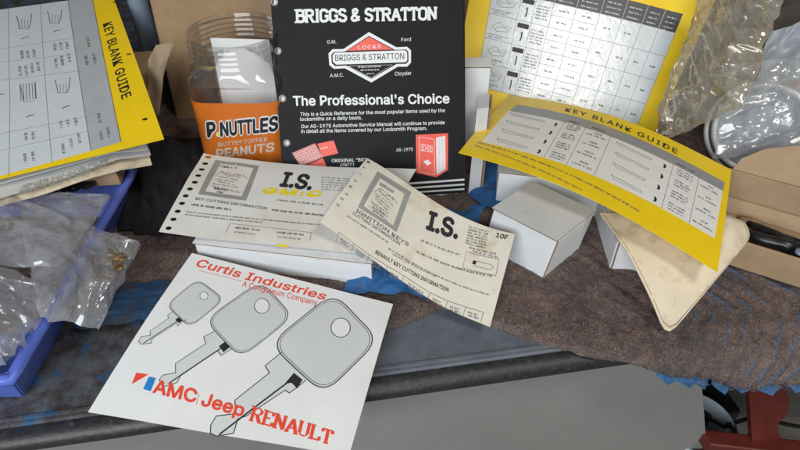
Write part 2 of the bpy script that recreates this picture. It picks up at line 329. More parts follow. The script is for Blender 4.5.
# ------------------------------------------------------------------ sheets of paper
class Sheet:
    def __init__(s, TL, TR, BR, BL, bend=None, thick=.0004):
        s.c = (TL, TR, BR, BL); s.Lu = ((TR-TL).length+(BR-BL).length)/2; s.Lv = ((BL-TL).length+(BR-TR).length)/2
        s.n0 = (BL-TL).cross(TR-TL).normalized()
        if s.n0.dot(CAM-(TL+BR)/2) < 0: s.n0 = -s.n0
        s.bend = bend; s.th = thick; s.mb = MB(); s.lift = .00009
    def P(s, u, v):
        a, b, c, d = s.c
        p = (a*(1-u)+b*u)*(1-v)+(d*(1-u)+c*u)*v
        if s.bend: p = p + s.n0*s.bend(u, v)
        return p
    def N(s, u, v):
        e = .01; n = (s.P(u, v+e)-s.P(u, v-e)).cross(s.P(u+e, v)-s.P(u-e, v)).normalized()
        return n if n.dot(s.n0) > 0 else -n
    def uv(s, px, py):
        u, v = .5, .5
        for _ in range(14):
            x, y = proj(s.P(u, v)); e = 1e-3
            xu, yu = proj(s.P(u+e, v)); xv, yv = proj(s.P(u, v+e))
            a, b, c, d = (xu-x)/e, (xv-x)/e, (yu-y)/e, (yv-y)/e; det = a*d-b*c
            if abs(det) < 1e-9: break
            dx, dy = px-x, py-y
            u += max(-.5, min(.5, (d*dx-b*dy)/det)); v += max(-.5, min(.5, (a*dy-c*dx)/det))
        return Vector((u, v))
    def up(s, uv, k=1): return s.P(uv[0], uv[1])+s.N(uv[0], uv[1])*(s.lift*k)
    def body(s, m, back=None, holes=(), n=(28, 20), outline=None):
        out = outline or [(0, 0), (1, 0), (1, 1), (0, 1)]
        # densify outline
        den = []
        for i, p in enumerate(out):
            q = out[(i+1) % len(out)]; L = math.hypot((q[0]-p[0])*n[0], (q[1]-p[1])*n[1]); k = max(1, int(L))
            den += [(p[0]+(q[0]-p[0])*t/k, p[1]+(q[1]-p[1])*t/k) for t in range(k)]
        vs = [Vector(p) for p in den]; faces = [list(range(len(den)))]; edges = []; hp = []
        for (hu, hv, ru, rv) in holes:
            o = len(vs); ring = [Vector((hu+ru*math.cos(2*math.pi*k/10), hv+rv*math.sin(2*math.pi*k/10))) for k in range(10)]
            vs += ring; edges += [(o+k, o+(k+1) % 10) for k in range(10)]
        for i in range(1, n[0]):
            for j in range(1, n[1]):
                p = Vector((i/n[0], j/n[1]))
                if any(abs(p.x-h[0]) < h[2]*1.3 and abs(p.y-h[1]) < h[3]*1.3 for h in holes): continue
                vs.append(p)
        r = delaunay_2d_cdt(vs, edges, faces, 1, 1e-6)
        v2, f2 = r[0], r[2]
        keep = []
        for f in f2:
            c = sum((v2[i] for i in f), Vector((0, 0)))/len(f)
            if any(((c.x-h[0])/h[2])**2+((c.y-h[1])/h[3])**2 < .9 for h in holes): continue
            keep.append(f)
        top = [s.P(v.x, v.y) for v in v2]; bot = [s.P(v.x, v.y)-s.N(v.x, v.y)*s.th for v in v2]
        s.mb.add(top, keep, m, True); s.mb.add(bot, [f[::-1] for f in keep], back or m, True)
        # rim
        nn = len(den); e1 = [s.P(*p) for p in den]; e2 = [s.P(*p)-s.N(*p)*s.th for p in den]
        s.mb.add(e1+e2, [[i, (i+1) % nn, nn+(i+1) % nn, nn+i] for i in range(nn)], back or m)
        return s
    # ---- printing: everything below takes picture points of the photo and lands on this sheet
    def U(s, pts): return [s.uv(*p) for p in pts]
    def fill_uv(s, uvs, m, k=1, step=.05):
        x0 = min(p[0] for p in uvs); x1 = max(p[0] for p in uvs); y0 = min(p[1] for p in uvs); y1 = max(p[1] for p in uvs)
        vs = []; nn = len(uvs)
        for i, p in enumerate(uvs):
            q = uvs[(i+1) % nn]; c = max(1, int(max(abs(q[0]-p[0]), abs(q[1]-p[1]))/step))
            vs += [Vector((p[0]+(q[0]-p[0])*t/c, p[1]+(q[1]-p[1])*t/c)) for t in range(c)]
        face = [list(range(len(vs)))]
        a = x0+step*.7
        while a < x1:
            b = y0+step*.7
            while b < y1: vs.append(Vector((a, b))); b += step
            a += step
        r = delaunay_2d_cdt(vs, [], face, 1, 1e-7)
        s.mb.add([s.up(v, k) for v in r[0]], [list(f) for f in r[2]], m, True)
    def fill(s, pts, m, k=1, step=.05): s.fill_uv(s.U(pts), m, k, step)
    def line_uv(s, uvs, w, m, k=2, closed=False, sub=.06):
        """stroke of width w metres along uv polyline, mitred"""
        P = [Vector((p[0]*s.Lu, p[1]*s.Lv)) for p in uvs]
        if closed: P.append(P[0])
        D = [P[0]]
        for p, q in zip(P, P[1:]):
            c = max(1, int((q-p).length/(sub*s.Lu)))
            D += [p+(q-p)*(t/c) for t in range(1, c+1)]
        vs = []; L = len(D)
        for i, p in enumerate(D):
            a = D[i-1] if i else (D[-2] if closed else None); b = D[i+1] if i < L-1 else (D[1] if closed else None)
            d1 = (p-a).normalized() if a is not None and (p-a).length > 1e-9 else None
            d2 = (b-p).normalized() if b is not None and (b-p).length > 1e-9 else None
            d1 = d1 or d2 or Vector((1, 0)); d2 = d2 or d1
            t = d1+d2; t = t.normalized() if t.length > .2 else d2
            nrm = Vector((-t.y, t.x)); kk = 1/max(.5, nrm.dot(Vector((-d2.y, d2.x))))
            for sg in (1, -1):
                q = p+nrm*(w/2*sg*kk); vs.append(s.up((q.x/s.Lu, q.y/s.Lv), k))
        s.mb.add(vs, [[2*i, 2*i+1, 2*i+3, 2*i+2] for i in range(L-1)], m)
    def line(s, pts, w, m, k=2, closed=False): s.line_uv(s.U(pts), w, m, k, closed)
    def text(s, t, A, B, Cc, m='ink', bold=0.0, k=2, space=1.0):
        a, b, c = s.U([A, B, Cc]); vs, fs, n1 = text_mesh(t, bold, space)
        s.mb.add([s.up(a+(b-a)*x+(c-a)*y, k+.09*(i//n1)) for i, (x, y) in enumerate(vs)], fs, m)
    def slab(s, t, A, B, Cc, w, m, k=2, serif=.75, thin=1):
        a, b, c = s.U([A, B, Cc]); st, W = slab_strokes(t)
        if thin < 1:      # modulated letters: heavy stems, thin cross strokes
            st = [(list(e), q) for p, q in st for e in zip(p, p[1:])]
            for i, (p, q) in enumerate(st):
                flat = q or abs(p[1][1]-p[0][1]) < .16
                s.line_uv([a+(b-a)*x+(c-a)*y for x, y in p], w*(thin if flat else 1), m, k+(i % 7)*.06)
            return
        for i, (p, q) in enumerate(st): s.line_uv([a+(b-a)*x+(c-a)*y for x, y in p], w*(serif if q else 1), m, k+(i % 7)*.06)
    def greek(s, A, B, h, m='softink', k=2, seed=0, dens=.85):
        """a line of print too small to read: letter-like marks in word-like runs; h = height in picture points"""
        a, b = s.U([A, B]); Lm = Vector(((b.x-a.x)*s.Lu, (b.y-a.y)*s.Lv)).length
        nrm = Vector((-(B[1]-A[1]), B[0]-A[0])); nrm = nrm.normalized() if nrm.length else Vector((0, 1))
        up_ = s.uv(A[0]-nrm.x*h, A[1]-nrm.y*h)-a
        hm = Vector((up_.x*s.Lu, up_.y*s.Lv)).length; rnd = random.Random(seed*7+int(A[0]*13+A[1]*7))
        t = 0; d = b-a; cw = hm*.62/Lm; vs = []; fs = []
        word = rnd.randint(3, 8)
        def q(x0, x1, y0, y1):
            o = len(vs)
            for x, y in ((x0, y0), (x1, y0), (x1, y1), (x0, y1)): vs.append(s.up(a+d*x+up_*y, k))
            fs.append([o, o+1, o+2, o+3])
        while t < 1-cw*.8:
            if word == 0: t += cw*.8; word = rnd.randint(2, 8); continue
            c = rnd.random(); e = cw*.22
            q(t, t+e, 0, 1)
            if c < .6: q(t+cw*.45, t+cw*.45+e, 0, rnd.choice((1, 1, .6)))
            if c > .25: q(t+e, t+cw*.6, rnd.choice((0, .42, .8)), rnd.choice((.2, .6, 1)))
            t += cw*rnd.uniform(.8, 1.0); word -= 1
        if fs: s.mb.add(vs, fs, m)
class Frame:
    """a four-cornered area printed on a sheet, addressed by (s, t) in 0..1"""
    def __init__(f, sh, quad): f.sh = sh; f.q = sh.U(quad); f.px = quad
    def uv(f, a, b): q = f.q; return (q[0]*(1-a)+q[1]*a)*(1-b)+(q[3]*(1-a)+q[2]*a)*b
    def p(f, a, b):
        q = f.px; l = lambda i: (q[0][i]*(1-a)+q[1][i]*a)*(1-b)+(q[3][i]*(1-a)+q[2][i]*a)*b
        return (l(0), l(1))
    def fill(f, m, k=1, a0=0, a1=1, b0=0, b1=1): f.sh.fill_uv([f.uv(a0, b0), f.uv(a1, b0), f.uv(a1, b1), f.uv(a0, b1)], m, k)
    def line(f, pts, w, m='thinink', k=3): f.sh.line_uv([f.uv(*p) for p in pts], w, m, k)
    def greek(f, a0, a1, b, h, m='softink', seed=0, k=3): 
        A = f.uv(a0, b); B = f.uv(a1, b)
        f.sh.greek(proj(f.sh.P(*A)), proj(f.sh.P(*B)), h, m, k, seed)

def wob(seed, amp, fx=2, fy=2):
    return lambda u, v: amp*noise.noise(Vector((u*fx+seed*3.1, v*fy+seed*1.7, seed)))

# ================================================================== SETTING
mb = MB(); box_mb(mb, Vector((-3, -1.5, -.37)), Vector((6, 0, 0)), Vector((0, 4.5, 0)), Vector((0, 0, .05)), 'floor')
tag(mb.build('floor'), kind='structure')
mb = MB(); box_mb(mb, Vector((-3, 1.6, -.32)), Vector((6, 0, 0)), Vector((0, .05, 0)), Vector((0, 0, 2.2)), 'wall')
tag(mb.build('wall'), kind='structure')

# ---- workbench: straight front edge
E0 = Pz(0, 430); E1 = Pz(538, 355); ED = (E1-E0).normalized(); EN = Vector((-ED.y, ED.x, 0))   # EN points back
def edge_y(x): return E0.y+(x-E0.x)*ED.y/ED.x
wb = thing('workbench', (0, .6, -.32), 'grey metal workbench with a dark rubber front edge and a pale grey front panel', 'workbench')
mb = MB()
a = E0-ED*.35; L = 1.6
box_mb(mb, a+EN*.0015+Vector((0, 0, -.028)), ED*L, EN*1.0, Vector((0, 0, .028)), 'bench', .002)
box_mb(mb, a+EN*.006+Vector((0, 0, .0)), ED*L, EN*.0035, Vector((0, 0, .0012)), 'bench', .0005)
mb.build('top', wb)
mb = MB(); prof = []
for k in range(11):
    w = math.pi/2+math.pi*k/10; prof.append((.0115*math.cos(w)*1.1, -.0105+.0095*math.sin(w)))
prof = [(.001, -.001)]+prof[0:]+[(.001, -.020)]
vs = []; n = 40
for i in range(n+1):
    for (q, z) in prof: vs.append(a+ED*(L*i/n)+EN*q+Vector((0, 0, z+.0006*noise.noise(Vector((i*.7, q*90, 0))))))
K = len(prof); mb.add(vs, [[i*K+j, i*K+j+1, (i+1)*K+j+1, (i+1)*K+j] for i in range(n) for j in range(K-1)], 'rubber', True)
mb.build('edge_strip', wb)
# front panel, its right end where the open knee space starts
pr = Pp(703, 400, E0+EN*.012, EN); pr2 = Pp(707, 452, E0+EN*.012, EN); t1 = (pr-E0).dot(ED); t2_ = (pr2-E0).dot(ED)
zt, zb_ = -.046, -.318; tt = lambda z: t1+(t2_-t1)*(z-pr.z)/(pr2.z-pr.z)*(1 if z > -.26 else (-.26-pr.z)/(z-pr.z))
b0 = E0+EN*.012; mb = MB(); fp = [b0-ED*.2+Vector((0, 0, zb_)), b0+ED*tt(zb_)+Vector((0, 0, zb_)), b0+ED*tt(-.26)+Vector((0, 0, -.26)), b0+ED*tt(zt)+Vector((0, 0, zt)), b0-ED*.2+Vector((0, 0, zt))]
mb.add(fp+[v+EN*.02 for v in fp], [[0, 1, 2, 3, 4], [9, 8, 7, 6, 5]]+[[k, 5+k, 5+(k+1) % 5, (k+1) % 5] for k in range(5)], 'panel')
mb.build('front_panel', wb)
mb = MB()
box_mb(mb, a+EN*.95+Vector((0, 0, -.32)), ED*L, EN*.03, Vector((0, 0, .29)), 'bench', .002)
mb.build('back_panel', wb)

# ================================================================== BLANKET
def front_q(x):                       # distance from the bench edge of the blanket's front border (negative = hangs over)
    pts = [(-.6, .085), (-.28, .104), (-.20, .092), (-.10, .066), (-.02, .04), (.035, .062), (.06, .050), (.10, .020), (.15, -.008), (.22, -.030), (.30, -.056), (.45, -.072), (.9, -.09)]
    for (x0, y0), (x1, y1) in zip(pts, pts[1:]):
        if x0 <= x <= x1: return y0+(y1-y0)*(x-x0)/(x1-x0)
    return pts[-1][1]
BT = .009; BR_ = .024
def blanket_pt(x, d, h=0.0):
    """x along the bench, d distance behind the bench edge (negative: down over the edge), h above the surface"""
    nz = .0022*noise.noise(Vector((x*22, d*22, 1)))+.0011*noise.noise(Vector((x*70, d*70, 4)))+.0006*noise.noise(Vector((x*260, d*260, 9)))
    zig = zig_phase(x, d); nz += .0034*(1-(abs(zig-.5)*2)**2.2)*max(.25, min(1, (x-.05)*5))
    r = BR_+BT+nz+h; s0 = -.004
    y0 = edge_y(x)
    if d >= s0: return Vector((x, y0+d, BT+nz+h))
    ang = (s0-d)/BR_
    if ang < R(80): return Vector((x+ .0, y0+s0-r*math.sin(ang), -BR_+r*math.cos(ang)))
    ex = (s0-d)-BR_*R(80)
    an = R(80)
    return Vector((x, y0+s0-r*math.sin(an)-ex*math.cos(an), -BR_+r*math.cos(an)-ex*math.sin(an)))
def zz(d, per=.25, amp=.046):
    t = ((d-.012)/per) % 1.0; a = abs(t-.5)*4-1; return -amp*(a if abs(a) < .8 else math.copysign(.8+.2*math.sin((abs(a)-.8)/.2*math.pi/2)*.75, a))
def zig_phase(x, d): return ((x+zz(d))/.0165) % 1.0
mb = MB(); NX, ND = 420, 230; x0, x1 = -.60, .72; vs = []; 
for i in range(NX+1):
    x = x0+(x1-x0)*i/NX; q = front_q(x)+.003*noise.noise(Vector((x*30, 3, 3)))+.0012*noise.noise(Vector((x*240, 5, 3)))
    for j in range(ND+1):
        t = (j/ND)**1.9; d = q+(.62-q)*t
        e_ = max(0, 1-(d-q)/.011); vs.append(blanket_pt(x, d, -.0088*(1-math.sqrt(max(0, 1-e_*e_)))))
K = ND+1; fs = [[i*K+j, (i+1)*K+j, (i+1)*K+j+1, i*K+j+1] for i in range(NX) for j in range(ND)]
mb.add(vs, fs, 'felt', True)
# rolled front border reaching down to what it lies on
vs = []
for i in range(NX+1):
    p = mb.v[i*K]; p = Vector(p); vs += [p, p+Vector((0, .006, -.002))]
mb.add(vs, [[2*i, 2*i+1, 2*i+3, 2*i+2] for i in range(NX)], 'felt')
# loose fibres standing off the felt
rf = random.Random(5)
for _ in range(9000):
    x = rf.uniform(-.25, .62); q = front_q(x); d = q+(rf.random()**1.4)*(.2)
    p = blanket_pt(x, d, .0004); w = rf.uniform(0, math.pi); l = rf.uniform(.0015, .0055); e = Vector((math.cos(w), math.sin(w)*.8, rf.uniform(-.2, .5)))*l
    s_ = Vector((-math.sin(w), math.cos(w), 0))*.00016; mid = p+e*.5+Vector((0, 0, .0007))
    mb.add([p-s_, p+s_, mid+s_, mid-s_, p+e+s_*.5, p+e-s_*.5], [[0, 1, 2, 3], [3, 2, 4, 5]], rf.choice(('felt', 'felt', 'fibre_a', 'fibre_b', 'fibre_a', 'fibre_c')) )
M['fibre_a'] = mat('tan_fibre', (.27, .205, .18), .9, .4); M['fibre_b'] = mat('dark_fibre', (.03, .022, .02), .9, .3); M['fibre_c'] = mat('blue_fibre', (.04, .12, .28), .9, .3)
bl = tag(mb.build('moving_blanket'), 'brown felt moving blanket with blue zigzag stitching, hanging off the bench edge', 'blanket')
# zigzag stitching and the blue border peeping out under the hanging edge
st = MB(); rs = random.Random(3)
for k in range(-2, 46):
    cx = .0165*k+.008
    run = []
    d = front_q(min(.7, max(-.5, cx)))+.004
    while d < .36:
        x = cx-zz(d)
        okx = x > .20+.05*rs.random() and x < .70 and front_q(x)+.003 < d < .115
        if okx and noise.noise(Vector((x*24, d*44, k*.9))) > .20-2.2*(x-.22)-(.16 if d < .06 else 0): run.append(blanket_pt(x, d, -.0002+.0009*noise.noise(Vector((x*110, d*110, k)))))
        else:
            if len(run) > 3: tube_mb(st, run, .0007, 'thread', 5)
            run = []
        d += .003
    if len(run) > 3: tube_mb(st, run, .0006, 'thread', 5)
st.build('stitching', bl)
st = MB()
x = .21
while x < .66:
    w = rs.uniform(.014, .028); q0 = front_q(x); q1 = front_q(x+w); l = rs.uniform(.003, .0075) if x > .25 else .002
    a_ = blanket_pt(x, q0-.004, -.0075); b_ = blanket_pt(x+w, q1-.004, -.0075); c_ = (a_+b_)/2+Vector((rs.uniform(-.004, .004), -.005, -l)); d_ = (a_*.75+b_*.25)+Vector((0, -.001, -l*.6))
    up_ = Vector((0, .004, .008)); th = Vector((0, .0012, 0))
    vs = [a_+up_, a_, d_, c_, b_, b_+up_]; st.add(vs+[v+th for v in vs], [[0, 1, 2, 3, 4, 5], [11, 10, 9, 8, 7, 6], [1, 7, 8, 2], [2, 8, 9, 3], [3, 9, 10, 4]], 'thread')
    x += w*rs.choice((.9, .95, 1.3))
st.build('lining', bl)

# ================================================================== BLUE CLOTH (bunched, under the cards and boxes)
def cloth(name, outline_rows, amp, seed, m, label, cat, thick=.0012):
    mb = MB(); vs = []; rows = outline_rows; nu = 46; nv = 34
    for i in range(nu+1):
        u = i/nu
        for j in range(nv+1):
            v = j/nv
            (ax, ay), (bx, by), (cx, cy), (dx, dy) = rows
            x = (ax*(1-u)+bx*u)*(1-v)+(dx*(1-u)+cx*u)*v; y = (ay*(1-u)+by*u)*(1-v)+(dy*(1-u)+cy*u)*v
            e = min(u, 1-u, v, 1-v); ee = min(1, e*6)
            x += .008*noise.noise(Vector((u*4, v*4, seed)))*(1-ee*.5); y += .008*noise.noise(Vector((u*4+9, v*4, seed)))*(1-ee*.5)
            z = .004+ee*amp*(.45+.9*abs(noise.noise(Vector((u*4, v*5, seed+2))))+.35*noise.noise(Vector((u*11, v*9, seed+5))))
            if y > edge_y(x)+.05: z += BT
            vs.append(Vector((x, y, z)))
    K = nv+1; mb.add(vs, [[i*K+j, (i+1)*K+j, (i+1)*K+j+1, i*K+j+1] for i in range(nu) for j in range(nv)], m, True)
    return tag(mb.build(name), label, cat)
p = [Pz(366, 300), Pz(446, 309), Pz(486, 222), Pz(420, 222)]
cloth('blue_cloth', [(p[0].x-.02, p[0].y), (p[1].x, p[1].y), (p[2].x, p[2].y+.01), (p[3].x, p[3].y)], .010, 2, 'bluecloth', 'bright blue cloth bunched up under the stained cream card', 'cloth')
p = [Pz(468, 206), Pz(505, 226), Pz(640, 160), Pz(486, 158)]
cloth('blue_cloth', [(v.x, v.y) for v in p], .004, 8, 'bluecloth', 'dark blue cloth lying flat beside the black manual, behind the white boxes', 'cloth')

p = [Pz(80, 338), Pz(176, 330), Pz(204, 290), Pz(92, 296)]
cloth('blue_cloth', [(v.x, v.y) for v in p], .002, 14, 'darkblue', 'flat edge of blue cloth showing between the clear bag and the brochure', 'cloth')
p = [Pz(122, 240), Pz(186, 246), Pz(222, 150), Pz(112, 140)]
cloth('black_gap_sheet', [(v.x, v.y) for v in p], .016, 5, 'navy', 'black sheet filling the gap between the blue bin and the left card', 'cloth')  # near-black sheet added to fill this gap
# ================================================================== WHITE BOXES
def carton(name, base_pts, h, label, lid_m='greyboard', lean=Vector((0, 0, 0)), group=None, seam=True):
    """white board box from three base corners: near corner, left corner, right corner"""
    o, l, r = base_pts; ax = r-o; ay = l-o
    t = thing(name, (o+l+r)/3, label, 'box', group)
    mb = MB(); box_mb(mb, o, ax, ay, Vector((0, 0, h))+lean, 'whiteboard', .0008)
    if seam:      # raw board edges on the near upright corner
        axn, ayn = ax.normalized(), ay.normalized()
        box_mb(mb, o-ayn*.0010+axn*.0012, axn*.0010, ayn*.0014, Vector((0, 0, h*.97))+lean, 'kraft')
        for i in range(1): box_mb(mb, o-ayn*.0011+axn*.0026, axn*(ax.length-.004), ayn*.0009, Vector((0, 0, h*.98))+lean, 'whiteboard', .0003)
    mb.build('body', t)
    mb = MB(); e = .0012; axn, ayn = ax.normalized(), ay.normalized()
    top = o+Vector((0, 0, h+.0003))+lean-axn*e-ayn*e
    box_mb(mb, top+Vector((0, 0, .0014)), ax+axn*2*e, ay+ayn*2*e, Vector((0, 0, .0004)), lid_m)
    box_mb(mb, top+axn*.0003+ayn*.0003, ax+axn*(2*e-.0006), ay+ayn*(2*e-.0006), Vector((0, 0, .0014)), 'kraft')
    mb.build('lid', t)
    return t
o = Pz(542, 278, BT); bl_ = Pz(557, 240, .054)-o; bl_.z = 0
bL = Pz(494, 208, .054)-bl_; bR = Pz(594, 211, .054)-bl_; bL.z = bR.z = BT
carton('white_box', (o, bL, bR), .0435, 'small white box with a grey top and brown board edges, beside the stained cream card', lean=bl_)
o = Pz(607, 275)+Vector((0, 0, BT)); carton('white_box', (o, o+Vector((.006, .095, 0)), o+Vector((.080, -.016, 0))), .033, 'white box half hidden under the cream envelope, rightmost of the white boxes', 'whiteboard')
# box under the left card
fl = Pz(193, 238, .043); fr = Pz(371, 258, .043); fl.z = fr.z = .0
bk = Vector((.016, .098, 0))
carton('white_box', (fl, fl+bk, fr), .036, 'long white box lying under the left card, behind the brochure with three keys', 'whiteboard', seam=False)
# flat boxes stacked under the front guide
o = Pz(523, 209, .022); o.z = BT
carton('white_box', (Vector((.10, .500, BT)), Vector((.115, .60, BT)), Vector((.25, .470, BT))), .040, 'flat white box behind the small grey-topped box, under the bowed yellow chart', 'greyboard', seam=False)
t = carton('white_box', (Vector((.064, .602, BT)), Vector((.0645, .622, BT)), Vector((.097, .602, BT))), .105, 'tall narrow white box standing between the black manual and the upright yellow guide', 'whiteboard', seam=False)
# booklet edge leaning beside the manual
mb = MB(); a_ = Pz(468, 203, .008); b_ = Py(472, 152, .575)
box_mb(mb, a_+Vector((0.001, .012, 0)), Vector((.013, .004, 0)), Vector((.004, .03, .0)), Vector((.006, .035, .085)), 'greyboard', .0006)
box_mb(mb, a_+Vector((.0145, .016, 0)), Vector((.0025, .001, 0)), Vector((.004, .03, .0)), Vector((.006, .035, .084)), 'kraft', .0004)
tag(mb.build('grey_carton'), 'thin grey carton standing on edge right behind the black manual', 'carton')

# ================================================================== CURTIS BROCHURE
S = Sheet(Pz(192, 253, .030), Pz(393, 304, .0185), Pz(349, 456, .004), Pz(88, 412, .0035), bend=lambda u, v: .0030*math.sin(math.pi*v)*(1-.4*u)+.0008*noise.noise(Vector((u*3, v*3, 5))), thick=.0009)
S.body('paper', n=(34, 28))
S.text('Curtis Industries', (195, 266), (324, 300), (200.5, 259.4), 'red', .020, space=1.02)
S.text('A Congoleum Company', (242, 286.5), (317, 306), (243.5, 281), 'red', 0, 4)
S.line([(199, 270.5), (242, 281.5)], .0003, 'red')
def q1(x, y): return (130+x/4.5, 250+y/4.5)
def q2(x, y): return (80+x/2.144, 240+y/2.144)
def q3(x, y): return (250+x/3.75, 270+y/3.75)
def q4(x, y): return (130+x/3.478, 350+y/3.478)
def fillet(pts, f=.27, n=6):
    o = []
    for i, p in enumerate(pts):
        a, b = pts[i-1], pts[(i+1) % len(pts)]
        a = (p[0]+(a[0]-p[0])*f, p[1]+(a[1]-p[1])*f); b = (p[0]+(b[0]-p[0])*f, p[1]+(b[1]-p[1])*f)
        for k in range(n+1):
            t = k/n; o.append(tuple(a[j]*(1-t)**2+2*p[j]*t*(1-t)+b[j]*t*t for j in (0, 1)))
    # bulge the straight sides a little
    return o
def q5(x, y): return (80+x/2.092, 235+y/2.092)
def smooth_poly(pts, it=2):
    for _ in range(it):
        o = []
        for i, p in enumerate(pts):
            q = pts[(i+1) % len(pts)]; o += [(p[0]*.75+q[0]*.25, p[1]*.75+q[1]*.25), (p[0]*.25+q[0]*.75, p[1]*.25+q[1]*.75)]
        pts = o
    return pts
def inset(pts, f):
    cx = sum(p[0] for p in pts)/len(pts); cy = sum(p[1] for p in pts)/len(pts)
    return [(cx+(p[0]-cx)*f, cy+(p[1]-cy)*f) for p in pts]
def circ(c, r, n=22): return [(c[0]+r*math.cos(2*math.pi*i/n), c[1]+r*math.sin(2*math.pi*i/n)) for i in range(n)]
def key_print(head, blade, hole, hr, mark, groove, w):
    hd = fillet(head)
    S.fill(blade, 'keyfill', 1); S.line(blade, w*.85, 'keyline', 2.2)
    S.fill(hd, 'keyfill', 1.5); S.line(hd, w, 'keyline', 2.6, True)
    S.line(inset(hd, .945), w*.5, 'keyline', 2.7, True)
    # hatching of the engraving
    # fine ruled lines of the engraving
    L = Vector((hd[len(hd)//2][0]-hd[0][0], hd[len(hd)//2][1]-hd[0][1])); ys = [p[1]+.42*p[0] for p in hd]; c0 = min(ys)+.8
    while c0 < max(ys)-.6:
        xs = []
        for i, p in enumerate(hd):
            q = hd[(i+1) % len(hd)]; a, b = p[1]+.42*p[0]-c0, q[1]+.42*q[0]-c0
            if a*b < 0: t = a/(a-b); xs.append((p[0]+(q[0]-p[0])*t, p[1]+(q[1]-p[1])*t))
        if len(xs) == 2: S.line(xs, .00022, 'hatch', 2.0)
        c0 += 1.9
    S.fill(circ(hole, hr), 'paper', 3); S.line(circ(hole, hr), w*.8, 'keyline', 3.4, True)
    S.fill(mark, 'ink', 3.2); S.line(groove, w*1.5, 'ink', 3.3)
key_print([q5(*p) for p in [(246, 92), (302, 135), (230, 194), (180, 147)]],
          [q1(*p) for p in [(200, 270), (170, 293), (173, 308), (90, 365), (92, 385), (50, 390), (38, 410), (50, 425), (95, 420), (100, 400), (210, 330), (215, 342), (240, 322), (258, 312)]],
          q1(333, 207), 4, [q1(*p) for p in [(203, 315), (220, 303), (238, 318), (222, 330)]], [q1(212, 322), q1(60, 421)], .0005)
key_print([q5(*p) for p in [(378, 96), (446, 171), (336, 258), (261, 178)]],
          [q2(*p) for p in [(288, 196), (265, 208), (270, 222), (205, 265), (205, 285), (178, 290), (170, 300), (180, 315), (208, 306), (215, 292), (295, 238), (303, 248), (325, 234)]],
          q2(390, 142), 7.4, [q2(*p) for p in [(298, 228), (310, 219), (321, 230), (308, 241)]], [q2(303, 232), q2(190, 308)], .0007)
key_print([q5(*p) for p in [(530, 120), (626, 220), (510, 334), (396, 228)]],
          [q4(*p) for p in [(528, 8), (470, 55), (485, 80), (365, 175), (367, 222), (300, 230), (281, 262), (280, 290), (300, 300), (360, 290), (375, 240), (405, 230), (540, 140), (555, 150), (612, 106)]],
          q3(340, 217), 9.6, [q4(*p) for p in [(570, 80), (600, 104), (582, 135), (562, 115), (538, 118)]], [q4(556, 108), q4(310, 295)], .0009)
S.fill([q4(22, 80), q4(64, 86), q4(6, 120)], 'red', 4); S.fill([q4(66, 94), q4(90, 98), q4(72, 144), q4(46, 136)], 'blueink', 4)
S.text('AMC', q4(80, 148), q4(226, 184), q4(92, 104), 'red', .028, 4)
S.line([q4(240, 155), q4(230, 192)], .0003, 'red', 4)
S.text('Jeep', q4(246, 192), q4(390, 232), q4(261, 150), 'red', .026, 4)
S.slab('RENAULT', q4(414, 246), q4(700, 332), q4(430, 196), .0024, 'red', 4, .5, .38)
tag(S.mb.build('brochure', origin=S.P(.5, .5)), 'white brochure printed with three grey keys and red lettering, at the front of the bench', 'brochure')

# ================================================================== BLACK MANUAL
ln = R(28); MP0 = Vector((0, .512, 0)); MN = Vector((0, -math.cos(ln), math.sin(ln)))
mp = lambda x, y: Pp(x, y, MP0, MN)
mroot = thing('manual', mp(376, 206), 'black locksmith manual with white and red printing, leaning upright behind the cards', 'manual')
S = Sheet(mp(265, -82), mp(461, -88), mp(466.5, 203), mp(285, 212), bend=lambda u, v: .0012*math.sin(math.pi*u), thick=.0012)
eyes = [(274.5, 2), (278, 51), (282.5, 98.5), (286.8, 143), (291, 188), (270, -48)]
hs = []
for e in eyes: u = S.uv(*e); hs.append((u.x, u.y, .0026/S.Lu, .0026/S.Lv))
S.body('black_vinyl', holes=hs, n=(24, 30))
S.slab('BRIGGS & STRATTON', (296, 22.6), (437.5, 19.8), (295.6, 9.8), .0026, 'white_ink', 2, .65)
def w4(x, y): return (320+x/6.43, 20+y/6.43)
def w8(x, y): return (270+x/3.46, 90+y/3.46)
def w6(x, y): return (370+x/5, 120+y/5)
def w5(x, y): return (270+x/8.89, 130+y/8.89)
dia = [(315, 78), (490, 175), (560, 172), (585, 195), (585, 275), (560, 300), (500, 300), (330, 402), (160, 310), (90, 314), (60, 290), (55, 215), (80, 188), (150, 187)]
S.fill([w4(*p) for p in dia], 'white_ink', 1.5)
S.fill([w4(*p) for p in [(315, 102), (482, 192), (552, 189), (568, 204), (569, 266), (552, 282), (492, 283), (330, 378), (168, 293), (97, 296), (76, 278), (72, 224), (90, 206), (158, 204)]], 'black_vinyl', 2.2)
S.fill([w4(*p) for p in [(315, 108), (468, 190), (172, 198)]], 'red', 2.8)
S.fill([w4(*p) for p in [(96, 211), (545, 194), (560, 208), (561, 260), (548, 272), (105, 287), (83, 270), (81, 226)]], 'white_ink', 2.8)
S.text('BRIGGS & STRATTON', w4(98, 263), w4(541, 251), w4(97, 224), 'ink', .006, 3.4)
S.text('LOCKS', w4(246, 187), w4(390, 180), w4(245, 165), 'white_ink', .01, 3.4, 1.25)
S.line([w4(180, 296), w4(465, 288), w4(330, 372), w4(180, 296)], .0003, 'white_ink', 2.8)
S.greek(w4(245, 308), w4(395, 303), 1.5, 'white_ink', 3); S.greek(w4(262, 328), w4(385, 324), 1.5, 'white_ink', 3); S.greek(w4(300, 350), w4(350, 348), 1.2, 'white_ink', 3)
S.text('G.M.', w4(46, 152), w4(104, 150), w4(46, 130), 'white_ink', .005); S.text('Ford', w4(522, 138), w4(584, 134), w4(522, 116), 'white_ink', .005)
